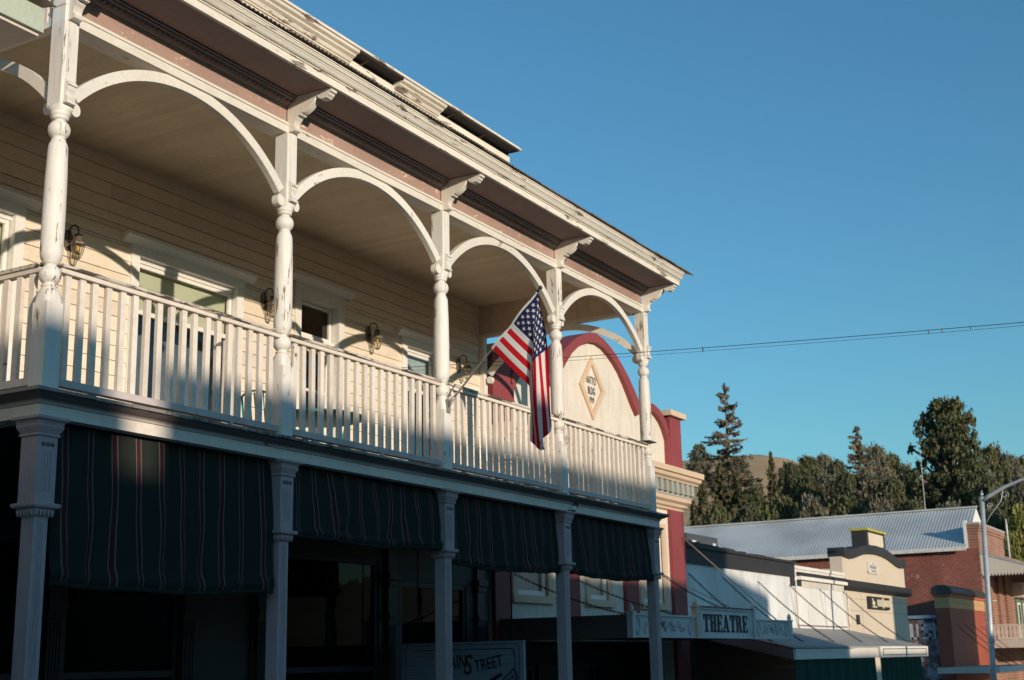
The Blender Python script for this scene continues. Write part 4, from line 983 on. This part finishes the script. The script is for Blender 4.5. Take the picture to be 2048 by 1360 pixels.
for pts_ in ([(-5.0, 2.75), (-4.95, 2.2)], [(-4.95, 2.2), (-4.72, 2.2)], [(-4.72, 2.2), (-4.72, 2.75)], [(-4.22, 2.72), (-4.5, 2.72)], [(-4.5, 2.72), (-4.5, 2.47)], [(-4.5, 2.47), (-4.22, 2.45)], [(-4.22, 2.45), (-4.22, 2.2)], [(-4.22, 2.2), (-4.5, 2.2)], [(-4.02, 2.72), (-4.02, 2.2)]):
    (a, b), (c, d) = pts_; m = MB().box(min(a, c)-.045, max(a, c)+.045, 50.342, 50.35, min(b, d)-.045, max(b, d)+.045); m.obj('ghost_letter_stroke', GH, an)
BK = brickmat('old_red_brick_side', (.25, .060, .042), (.33, .090, .060), (.30, .18, .14), 'x', 1.25, (.40, .28, .23), .06); BKF = brickmat('old_red_brick_front', (.30, .11, .065), (.40, .17, .10), (.40, .31, .25), 'y', 1.7)
bh = thing('brick_hall', 'large old brick hall with corrugated metal gable roof and balcony', 'building', (W, 61, GZ(61)))
MB().box(-22, W-.005, 57.4, 64.0, -2.6, 6.26).obj('side_wall', BK, bh)
MB().box(W-.004, W+.03, 57.402, 72, -2.6, 6.26).obj('front_wall', BKF, bh)
fp = MB().box(-3.72, W+.032, 57.39, 63.75, 6.26, 7.42); fp.box(-3.74, W+.08, 57.37, 63.8, 7.1, 7.22); fp.box(-3.74, W+.12, 57.36, 63.84, 7.22, 7.42); fp = fp.obj('front_parapet', BKF, bh)
MB().box(-3.78, W+.14, 57.34, 63.86, 7.42, 7.50).obj('parapet_coping', plain('grey_stone_coping', (.35, .34, .33), .8), fp)
MB().box(-3.86, -3.72, 57.33, 57.6, 6.3, 7.6).obj('white_flashing', plain('white_flashing', (.7, .69, .67), .6), fp)
MTL = plain('corrugated_steel_roof', (.56, .565, .56), .45, .25, .22, .35)
def corr(x0, x1, ya, za, yb, zb, name, parent, per=.15, amp=.009):
    m = MB(); n = int((x1-x0)/per)*4
    for i in range(n+1):
        x = x0+i*per/4; w = amp*(1, 0, -1, 0)[i % 4]; m.v += [(x, ya, za+w), (x, yb, zb+w)]
    for i in range(n): m.f.append([2*i, 2*i+2, 2*i+3, 2*i+1]); m.m.append(0); m.sm.append(False)
    return m.obj(name, MTL, parent, fix=False)
rf = part('roof', bh)
for k in range(6):
    a = -21.8+k*3.0; corr(a, a+3.0, 57.1, 6.36, 60.55, 8.50, 'roof_sheet', rf); corr(a, a+3.0, 64.0, 6.36, 60.55, 8.50, 'roof_sheet', rf)
MB().box(-21.9, -3.75, 60.42, 60.68, 8.49, 8.56).obj('ridge_cap', MTL, rf)
MB().box(-21.9, -3.76, 57.02, 57.12, 6.20, 6.38).obj('eave_gutter', plain('pale_gutter', (.62, .58, .54), .6), rf)
MB().prism([(57.4, 6.3), (64.0, 6.3), (60.55, 8.46)], 'x', -3.95, -3.80).obj('gable_end', plain('white_gable_boards', (.72, .70, .66), .7), bh)
# gallery at the hall's front
SC = paint('gallery_cream_paint', (.62, .54, .46), var=.08, peel=.1)
ga = MB().prism([(W+.03, 6.02), (W+.03, 6.12), (.2, 5.02), (.2, 4.92)], 'y', 57.42, 72).obj('gallery_roof', plain('grey_gallery_roofing', (.34, .35, .37), .7), bh)
gf = [(W+.03, 6.0), (W+.03, 5.12)]; nsc = 24
for i in range(nsc):
    for q in range(4):
        x = W+.03+(3.4)*(i+q/4)/nsc; gf.append((x, 5.12-.012*(x-W)*0-.13*sin(pi*q/4)))
gf += [(W+3.43, 5.12), (W+3.43, 4.92)]
sv = MB(); npt = len(gf); top = lambda x: 6.0-(x-W-.03)*1.1/3.44
col = [p for p in gf[1:-1]]
for p in col: sv.v += [(p[0], 57.44, p[1]), (p[0], 57.44, max(top(p[0]), p[1]+.01)), (p[0], 57.50, p[1]), (p[0], 57.50, max(top(p[0]), p[1]+.01))]
for i in range(len(col)-1):
    a = 4*i; b = a+4; sv.f += [[a, b, b+1, a+1], [a+2, a+3, b+3, b+2], [a, a+2, b+2, b], [a+1, b+1, b+3, a+3]]
sv.m = [0]*len(sv.f); sv.sm = [False]*len(sv.f); sv.obj('scalloped_valance', SC, bh)
gd = MB().box(W+.03, .2, 57.44, 72, 1.75, 2.10).obj('gallery_floor', SC, bh)
rl = part('gallery_railing', bh)
MB().box(W+.03, .15, 57.5, 57.58, 2.72, 2.80).obj('handrail', SC, rl); MB().box(W+.03, .15, 57.5, 57.58, 2.12, 2.18).obj('bottom_rail', SC, rl)
bmh = MB().prism([(-.07, 2.18), (.07, 2.18), (.045, 2.3), (.075, 2.45), (.04, 2.6), (.07, 2.72), (-.07, 2.72), (-.04, 2.6), (-.075, 2.45), (-.045, 2.3)], 'y', 57.52, 57.56).mesh('fretwork_slat', SC)
x = W+.14
while x < .1: link('fretwork_slat', bmh, rl, (x, 0, 0)); x += .175
for k in range(3): MB().box(W+.03, W+.16, 58.6+1.9*k, 59.4+1.9*k, 2.1, 5.6).obj('brick_pilaster', BKF, bh)
for k in range(4):
    y_ = 65.2+1.6*k; w = MB().box(W+.03, W+.12, y_-.15, y_+1.15, 2.1, 4.25).obj('window', plain('sage_green_trim', (.12, .17, .12), .6), bh)
    MB().box(W+.12, W+.14, y_+.1, y_+.9, 2.2, 4.0).obj('sash', TRIMW, w); MB().box(W+.14, W+.145, y_+.22, y_+.78, 2.3, 3.9).obj('pane', GLASSD, w)
MB().box(W+.03, W+.5, 64.9, 72, 4.25, 5.0).obj('window_hood', SC, bh)
lc = thing('flat_pavement_canopy', 'low flat white pavement canopy in front of the red shop', 'canopy', (-2.5, 50, 1.0))
MB().box(W, -1.0, 47.0, 57.0, .90, 1.02).obj('canopy_roof', ROOFG, lc); MB().box(W, -.94, 46.94, 47.0, .80, 1.03).obj('fascia', CANW, lc); MB().box(-1.0, -.94, 47.0, 57.0, .80, 1.03).obj('fascia', CANW, lc)
for k in range(4): chain((W, 51.0+1.75*k, 2.75), (-1.2, 50.9+1.75*k, 1.02), lc, .16)

# ================================================================== street lamp, masts
LP = plain('galvanised_lamp_pole', (.42, .44, .46), .5, .3)
sl_ = thing('street_lamp', 'tall grey steel street lamp with upswept arm', 'street lamp', (1.75, 31, GZ(31)))
MB().tube([(1.75, 31, GZ(31)), (1.82, 31, .8), (2.0, 31, 5.8)], [.10, .085, .06], 12).obj('pole', LP, sl_)
MB().ball((2.005, 31, 5.87), .05, 8, 6).ball((2.01, 31, 5.95), .025, 8, 6).obj('pole_cap', LP, sl_)
MB().tube([(2.0, 31, 5.68), (2.2, 31, 5.81), (2.62, 31, 6.02), (3.15, 31, 6.20), (3.9, 31, 6.35)], [.063, .06, .052, .043, .04], 10).obj('arm', LP, sl_)
br_ = MB().tube([(2.0, 31, 5.0), (2.2, 31, 5.3), (2.5, 31, 5.64), (2.58, 31, 5.96)], .015, 6)
for c, r_ in (((2.18, 31, 5.53), .085), ((2.62, 31, 5.8), .10)): br_.tube([(c[0]+r_*cos(k*.6)*(1-k/16), 31, c[2]+r_*sin(k*.6)*(1-k/16)) for k in range(13)], .012, 5)
br_.obj('scroll_brace', LP, sl_)
MB().tube([(1.78, 30.98, 2.95), (2.12, 30.98, 2.95)], .017, 6).box(1.82, 1.94, 30.9, 31.1, 1.85, 1.93).obj('clamp', LP, sl_)
MB().box(3.8, 4.5, 30.87, 31.13, 6.28, 6.38).obj('lamp_head', LP, sl_)
for nm, lab, x, y, z0, z1, r_ in (('radio_mast', 'thin pale mast rising above the metal roof ridge', -9.5, 75, -2.9, 14.0, .035), ('roof_pipe', 'thin pale pipe standing beside the hall at right', -3.4, 66, 5.8, 8.3, .06)):
    t = thing(nm, lab, 'mast', (x, y, z0)); MB().tube([(x, y, z0), (x, y, (z0+z1)/2+1), (x, y, z1)], [r_, r_, r_*.5], 6).ball((x, y, z1), r_*.8, 6, 4).obj('shaft', plain('pale_mast', (.5, .47, .42), .6), t)

# ================================================================== neighbour's porch eave at upper left, plus unseen light-blocking porch
PG = paint('pale_green_fascia', (.46, .50, .40), var=.06)
nb = thing('neighbour_building', 'pale green fascia and corrugated eave of the neighbouring porch, top left', 'building', (-3, -4, GZ(-4)))
MB().box(.17, .21, -6.5, -.42, 7.13, 7.36).obj('fascia', PG, nb)
MB().box(-3.2, .17, -6.5, -.44, 7.10, 7.14).obj('soffit', PINKP, nb)
nr = MB(); n = 90
for i in range(n+1):
    y = -6.5+6.13*i/n; w_ = .016*cos(i*pi/2)
    nr.v += [(.30, y, 7.40+w_), (-3.2, y, 8.15+w_)]
for i in range(n): nr.f.append([2*i, 2*i+2, 2*i+3, 2*i+1]); nr.m.append(0); nr.sm.append(False)
nr.obj('roof_sheet', RUST, nb, fix=False)
MB().box(-8, -3.3, -24, -.2, -.3, 7.1).obj('wall', PINKP, nb)
MB().box(-3.3, -.1, -24, -1.3, 3.72, 3.92).obj('blocker_deck', DECKM, nb)  # unseen deck added to block skylight from down the street
MB().box(-3.2, .17, -24, -6.52, 7.10, 7.36).obj('porch_roof', PG, nb)  # porch run and columns lengthened out of view to block skylight
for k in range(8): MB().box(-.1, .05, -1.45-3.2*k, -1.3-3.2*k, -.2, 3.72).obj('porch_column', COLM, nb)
MB().box(-3.25, -.1, -1.44, -1.36, .9, 3.7).obj('blocker_screen', SHOPD, nb)  # unseen screen added to keep light out from under the porch
for k in range(7): MB().box(-.06, -.03, -4.4-3.2*k, -1.5-3.2*k, 2.2, 3.7).obj('blocker_blind', AWG, nb)  # unseen dark blinds added between the columns as light blockers
MB().box(-.1, .05, -6.4, -6.25, -.2, 7.1).obj('porch_post', WHITE, nb)

# ================================================================== shops across the street (their roofline throws the evening shadow)
XC = 26.0
for nm, lab, y0, y1, zt in (('opposite_shop', 'tall stuccoed shop across the street, behind the camera', -44, -12.45, 9.48),
                            ('opposite_shop', 'long false-front shop across the street facing the balcony', -11.6, .4, 9.32),
                            ('opposite_shop', 'lower shop across the street facing the theatre', .42, 7.3, 8.75),
                            ('opposite_shop', 'narrow tall shop-shaped shadow caster, unseen, facing the white shop', 7.32, 9.85, 10.5),  # unseen front standing in for the silhouette that shades the white shop
                            ('opposite_shop', 'small shop across the street where the cable is anchored', 9.87, 13.0, 8.70),
                            ('opposite_shop', 'low single-storey shop across the street beyond the cable', 13.02, 26.3, 6.6),
                            ('opposite_shop', 'slim shop-shaped shadow caster, unseen, past the low shop', 26.32, 28.6, 9.15),  # unseen front standing in for a chimney's shadow on the cream shop
                            ('opposite_shop', 'low shed-like shop far along the opposite side', 28.62, 35.0, 6.8),
                            ('opposite_shop', 'last tall shop in the opposite row', 35.02, 40.2, 9.95)):
    t = thing(nm, lab, 'shop', (XC, (y0+y1)/2, GZ(y0)), 'row of shops across the street')
    if y0 == 9.87: MB().prism([(y0, zt), (y1, zt), (y1, zt+.02), (y0, zt+.5)], 'x', XC+.05, XC+.4).obj('sloping_parapet', CR2, t)
    MB().box(XC+.02, XC+.4, y0, y1, -3, zt-.3).obj('front_wall', CR2, t); MB().box(XC, XC+.42, y0, y1, zt-.3, zt).obj('cornice', WHITE, t)
    k = max(1, int((y1-y0)/3)); s = (y1-y0)/k
    for i in range(k):
        MB().box(XC-.03, XC+.02, y0+s*(i+.25), y0+s*(i+.75), 4.6, 6.2).obj('window', GLASSD, t)
MB().box(26.02, 26.3, -12.44, -11.61, -2, 8.25).box(26.02, 26.3, -12.44, -12.2, 8.25, 8.8).obj('sun_patch_blocker', CR2, [o for o in bpy.data.objects if o.name == 'opposite_shop'][0])  # unseen stepped wall, shaped to trim the sun patch on beam and awning

# ================================================================== trees
BARK = plain('grey_brown_bark', (.12, .085, .06), .9, 0, .3, 3)
LM = {'conif_hero': leafmat('dry_conifer_needles', (0.064, 0.062, 0.036), (0.180, 0.114, 0.065)), 'conif_thin': leafmat('olive_conifer_needles', (0.106, 0.108, 0.062), (0.233, 0.168, 0.097)),
      'conif_dense': leafmat('dark_conifer_needles', (0.047, 0.055, 0.025), (0.157, 0.122, 0.050)), 'pine': leafmat('pine_needles', (0.037, 0.055, 0.025), (0.131, 0.122, 0.047)),
      'oak': leafmat('dark_oak_leaves', (0.055, 0.067, 0.030), (0.173, 0.151, 0.065)), 'oak2': leafmat('ridge_oak_leaves', (0.073, 0.079, 0.050), (0.149, 0.128, 0.080)), 'oak3': leafmat('grey_pine_foliage', (0.115, 0.114, 0.076), (0.253, 0.208, 0.139)),
      'cone_bush': leafmat('bright_bush_leaves', (0.106, 0.139, 0.031), (0.233, 0.238, 0.054)), 'yellow': leafmat('yellowing_leaves', (0.149, 0.158, 0.031), (0.337, 0.298, 0.062))}
def rv(rd): 
    a = rd.uniform(0, 2*pi); z = rd.uniform(-1, 1); s = sqrt(1-z*z); return Vector((s*cos(a), s*sin(a), z))
def leaf(m, c, s, rd, flat=0.0):
    n = rv(rd); n.z += flat; n.normalize(); t = n.orthogonal().normalized(); b = n.cross(t); a = rd.uniform(0, pi); t, b = cos(a)*t+sin(a)*b, cos(a)*b-sin(a)*t
    k = len(m.v); w = s*rd.uniform(.35, .6)
    m.v += [tuple(c-t*s), tuple(c-b*w), tuple(c+t*s*rd.uniform(.7, 1.1)), tuple(c+b*w)]; m.f.append([k, k+1, k+2, k+3]); m.m.append(0); m.sm.append(False)
def conifer(seed, dens, gap, base, droop, needle, power=.85, twig=1.0):
    """unit tree: height 1, crown radius 1 (scaled by the caller)"""
    rd = random.Random(seed); tr = MB(); cr = MB()
    tr.tube([(0, 0, -.02), (.01, 0, .4), (0, .01, .8), (0, 0, .995)], [.075, .05, .022, .004], 7)
    z = base
    while z < .99:
        L0 = (1-z)**power*(1.02 if z > base+.1 else .8+.2*(z-base)/.1); nb = rd.randint(4, 7)
        a0 = rd.uniform(0, 6.28)
        for k in range(nb):
            if rd.random() > dens*(1 if z < .42 or dens > .9 else .72): continue
            a = a0+2*pi*k/nb+rd.uniform(-.4, .4); L = L0*rd.uniform(.4, 1.2)+.03; dz = rd.uniform(-.3, .3)*gap
            e = []
            for q in range(6):
                u = q/5; e.append(Vector((cos(a)*L*u, sin(a)*L*u, z+dz+.05*(L*u-droop*(L*u)**1.4*1.2+ .3*droop*L*u**4))))
            tr.tube(e, [.013*(1-q/7)*(.4+L) for q in range(6)], 4)
            nn = max(3, int(needle*L*twig))
            for q in range(nn):
                u = rd.uniform(.12, 1.03); i = min(4, int(u*5)); f_ = u*5-i; p = e[i].lerp(e[i+1], f_)
                sp_ = .16*(1.05-u*.7)*L; p = p+Vector((rd.uniform(-sp_, sp_), rd.uniform(-sp_, sp_), rd.uniform(-.012, .006)))
                leaf3(cr, p, rd)
        z += gap*rd.uniform(.7, 1.3)
    for q in range(14): leaf3(cr, Vector((rd.uniform(-.03, .03), rd.uniform(-.03, .03), rd.uniform(.93, 1.0))), rd)
    return tr, cr
LEAF = [.06, .012]
def leaf3(m, c, rd):
    """a needle spray in unit-tree space (flattened vertically because the tree is later stretched)"""
    a = rd.uniform(0, 2*pi); q = rd.choice((.5, .7, .9, 1.2, 1.7)); s = LEAF[0]*q*rd.uniform(.7, 1.3); h_ = LEAF[1]*q*rd.uniform(.5, 1.5)
    t = Vector((cos(a)*s, sin(a)*s, rd.uniform(-h_, h_))); b = Vector((-sin(a)*s*.5, cos(a)*s*.5, rd.choice((-1, 1))*h_))
    k = len(m.v); m.v += [tuple(c-t), tuple(c-b), tuple(c+t), tuple(c+b)]; m.f.append([k, k+1, k+2, k+3]); m.m.append(0); m.sm.append(False)
def tufted(seed, nb, base, per, spread=.16, cone=False):
    """rounder crowns: limbs ending in clumps; unit height, unit radius"""
    rd = random.Random(seed); tr = MB(); cr = MB()
    tr.tube([(0, 0, -.02), (.02, .01, .3), (-.01, .02, .6), (0, 0, .93)], [.08, .06, .04, .008], 7)
    for k in range(nb):
        u = (k+rd.random())/nb; z = base+(1-base)*u**.9; env = (1-((z-base)/(1-base))**1.8)**.6*(.55+.45*min(1, (z-base)/.22)) if not cone else (1-.97*(z-base)/(1-base))**.5*(.78+.24*sin(z*47+k*.9))
        a = k*2.4+rd.uniform(-.5, .5); r_ = env*sqrt(rd.uniform(.25, 1.0)); z2 = min(.985, z+rd.uniform(-.02, .05))
        c = Vector((r_*cos(a), r_*sin(a), z2))
        if k % 3 == 0: tr.tube([(0, 0, max(.1, z2-.10-.1*r_)), (c.x*.5, c.y*.5, z2-.05), tuple(c)], [.022, .014, .004], 4)
        rad = spread*rd.uniform(.7, 1.35)
        for q in range(per):
            d = rv(rd); p = c+Vector((d.x*rad, d.y*rad, d.z*rad*.30))*min(1.5, abs(rd.gauss(0, .62))+.1)
            leaf3(cr, p, rd)
    return tr, cr
PROTO = {}
def proto(kind, make, leafsz):
    LEAF[0], LEAF[1] = leafsz; tr, cr = make(); PROTO[kind] = (tr.mesh('trunk', BARK, fix=False), cr.mesh('crown', LM[kind], fix=False))
proto('conif_hero', lambda: conifer(3, .74, .023, .05, 1.1, 100, .60), (.024, .0036))
proto('conif_thin', lambda: conifer(5, .85, .026, .22, .8, 95, .6), (.034, .005))
proto('conif_dense', lambda: conifer(7, 1.0, .022, .06, 1.0, 150, .68), (.032, .0055))
proto('pine', lambda: tufted(9, 620, .05, 60, .058, True), (.014, .0052))
proto('oak', lambda: tufted(13, 210, .10, 120, .12), (.020, .0068))
proto('oak2', lambda: tufted(17, 70, .12, 90, .2), (.045, .014))
proto('oak3', lambda: tufted(21, 230, .10, 95, .10), (.018, .0062))
proto('cone_bush', lambda: conifer(23, 1.0, .03, .02, .6, 60, .7), (.14, .014))
proto('yellow', lambda: tufted(27, 180, .10, 110, .12), (.022, .008))
NAMES = {'conif_hero': ('conifer_tree', 'tall thinning conifer with bare upper branches rising beside the theatre'), 'conif_thin': ('conifer_tree', 'slender sparse conifer with pale trunk above the wooded hill'),
         'pine': ('pine_tree', 'largest bushy pine towering over the metal roof at right'), 'cone_bush': ('cypress_bush', 'small bright green cone-shaped bush just above the metal roof'),
         'conif_dense': ('conifer_tree', 'dense dark conifer in the wooded slope behind the roofs'), 'oak': ('oak_tree', 'dark leafy oak in the wooded slope behind the roofs'),
         'oak2': ('oak_tree', 'small round oak on the golden ridge behind the tall conifer'), 'oak3': ('grey_pine_tree', 'hazy grey-green tree in the wooded slope behind the roofs'), 'yellow': ('leafy_tree', 'yellow-green tree at the right edge beside the brick hall')}
rd = random.Random(41); cnt = {}
TREES = [
   ('conif_hero', -36.4, 113.9, 2.8, 24.8, 3.0),
   ('pine', -13.9, 104.8, -0.6, 22.5, 3.6),
   ('conif_thin', -30.1, 136.9, 4.9, 21.0, 2.4),
   ('conif_dense', -35.9, 124.7, 4.5, 17.6, 1.6),
   ('oak2', -96.5, 256.8, 34.5, 10.8, 2.6),
   ('oak2', -90.5, 264.5, 35.9, 7.4, 2.2),
   ('oak2', -89.8, 254.0, 33.3, 7.6, 2.3),
   ('cone_bush', -19.5, 75.3, -3.1, 14.1, 0.5),
   ('oak', -48.1, 168.0, 12.8, 14.1, 1.8),
   ('oak', -47.4, 173.5, 13.3, 15.0, 2.0),
   ('oak3', -46.7, 179.0, 13.8, 15.4, 1.8),
   ('oak', -39.4, 160.3, 9.6, 15.9, 1.6),
   ('oak3', -32.2, 151.9, 6.8, 18.8, 1.9),
   ('oak', -31.8, 157.1, 7.3, 17.8, 2.0),
   ('oak3', -25.4, 138.1, 4.1, 17.0, 1.5),
   ('oak', -16.6, 139.9, 3.8, 18.7, 1.7),
   ('oak3', -16.7, 150.0, 5.1, 17.7, 1.6),
   ('oak', -16.8, 160.1, 6.5, 17.2, 1.9),
   ('oak3', -16.1, 129.8, 2.5, 16.9, 1.6),
   ('conif_dense', -32.2, 96.2, -0.2, 16.0, 2.0),
   ('conif_dense', -31.8, 102.8, 0.8, 16.5, 2.6),
   ('conif_dense', -34.4, 106.1, 1.4, 17.3, 2.5),
   ('conif_dense', -28.5, 84.7, -2.1, 15.0, 1.5),
   ('oak', -30.9, 105.2, 1.1, 14.8, 1.5),
   ('conif_dense', -30.8, 113.7, 2.4, 15.5, 1.8),
   ('oak', -31.2, 121.0, 3.4, 15.1, 2.0),
   ('oak3', -30.6, 126.4, 3.9, 15.3, 2.0),
   ('oak', -26.2, 117.2, 2.1, 16.0, 1.8),
   ('oak3', -24.2, 117.8, 1.8, 16.2, 1.9),
   ('oak', -21.3, 113.4, 0.9, 15.7, 1.9),
   ('conif_dense', -18.4, 108.9, 0.1, 15.8, 1.7),
   ('oak3', -16.6, 107.3, -0.2, 16.0, 1.6),
   ('oak', -12.1, 102.1, -1.0, 16.1, 1.5),
   ('oak', -9.9, 98.4, -1.5, 15.8, 1.5),
   ('conif_dense', -10.6, 110.5, -0.0, 16.7, 1.5),
   ('oak3', -7.5, 98.8, -1.5, 15.8, 1.5),
   ('oak', -22.6, 87.0, -2.1, 14.8, 1.5),
   ('oak3', -19.9, 85.7, -2.4, 14.8, 1.5),
   ('oak', -18.1, 88.3, -2.2, 14.7, 1.6),
   ('oak3', -15.3, 87.0, -2.5, 14.5, 1.5),
   ('oak', -12.6, 85.6, -2.8, 14.2, 1.4),
   ('oak3', -10.3, 86.1, -2.8, 14.1, 1.4),
   ('oak', -24.0, 84.3, -2.4, 14.2, 1.3),
   ('oak', -25.6, 81.6, -2.6, 14.4, 1.3),
   ('oak', -6.5, 80.7, -3.1, 13.1, 1.3),
   ('yellow', -4.7, 79.0, -3.1, 13.1, 1.1),
   ('yellow', -4.8, 75.0, -3.1, 11.2, 0.9),
   ('oak', -5.0, 72.9, -3.1, 10.6, 0.8),
]
ORD = 'leftmost second third fourth fifth sixth seventh eighth ninth tenth eleventh twelfth'.split()
def row(x, y): d = sqrt((x-9.2)**2+(y+7.9)**2); return 'along the wooded skyline' if d > 138 else ('in the middle of the wooded slope' if d > 104 else 'in the lowest row just above the roofs')
WORD = {'oak': 'dark leafy oak', 'oak3': 'hazy grey-green tree', 'conif_dense': 'dense dark conifer'}
def ordinal(kind, x, y):
    same = sorted(atan2(t[1]-9.2, t[2]+7.9) for t in TREES if t[0] == kind and row(t[1], t[2]) == row(x, y))
    i = same.index(atan2(x-9.2, y+7.9)); n = len(same)
    return '' if n == 1 else ('rightmost ' if i == n-1 else ('leftmost ' if i == 0 else ORD[i]+' '))+('' if i in (0, n-1) else '')
for kind, x, y, z, hh, r_ in TREES:
    nm, lab = NAMES[kind]
    cnt[kind] = cnt.get(kind, 0)+1
    if kind in WORD:
        o_ = ordinal(kind, x, y).strip()
        lab = WORD[kind]+' '+row(x, y) if not o_ else (o_+' '+WORD[kind]+' '+row(x, y) if o_ in ('leftmost', 'rightmost') else o_+' '+WORD[kind]+' from the left '+row(x, y))
    if kind == 'oak2': lab = ('small round oak on the golden ridge, nearest the theatre', 'small round oak on the golden ridge, right of the tall conifer', 'small oak on the golden ridge, half hidden by the tall conifer')[cnt[kind]-1]
    if kind == 'yellow': lab = ('yellow-green tree at the right edge, above the street lamp arm', 'lower yellow-green tree at the right edge beside the roof pipe')[cnt[kind]-1]
    t = thing(nm, lab, 'tree' if kind != 'cone_bush' else 'bush', (x, y, z), None if kind in ('conif_hero', 'conif_thin', 'pine', 'cone_bush') else {'oak': 'dark oaks on the slope', 'oak2': 'round oaks on the golden ridge', 'oak3': 'grey-green trees on the slope', 'conif_dense': 'dark conifers on the slope', 'yellow': 'yellow-green trees by the brick hall'}[kind])
    r_ *= {'oak': 2.0, 'oak3': 1.9, 'conif_dense': 1.15, 'conif_hero': 1.85, 'conif_thin': 1.7, 'pine': 1.85, 'yellow': 1.7, 'oak2': 1.3}.get(kind, 1.0)
    t.scale = (r_, r_, hh); t.rotation_euler = (0, 0, rd.uniform(0, 6.28))
    link('trunk', PROTO[kind][0], t, (x, y, z)); link('crown', PROTO[kind][1], t, (x, y, z))

scene.render.engine = 'CYCLES'
scene.cycles.max_bounces = 6; scene.cycles.diffuse_bounces = 4; scene.cycles.glossy_bounces = 3; scene.cycles.transparent_max_bounces = 12
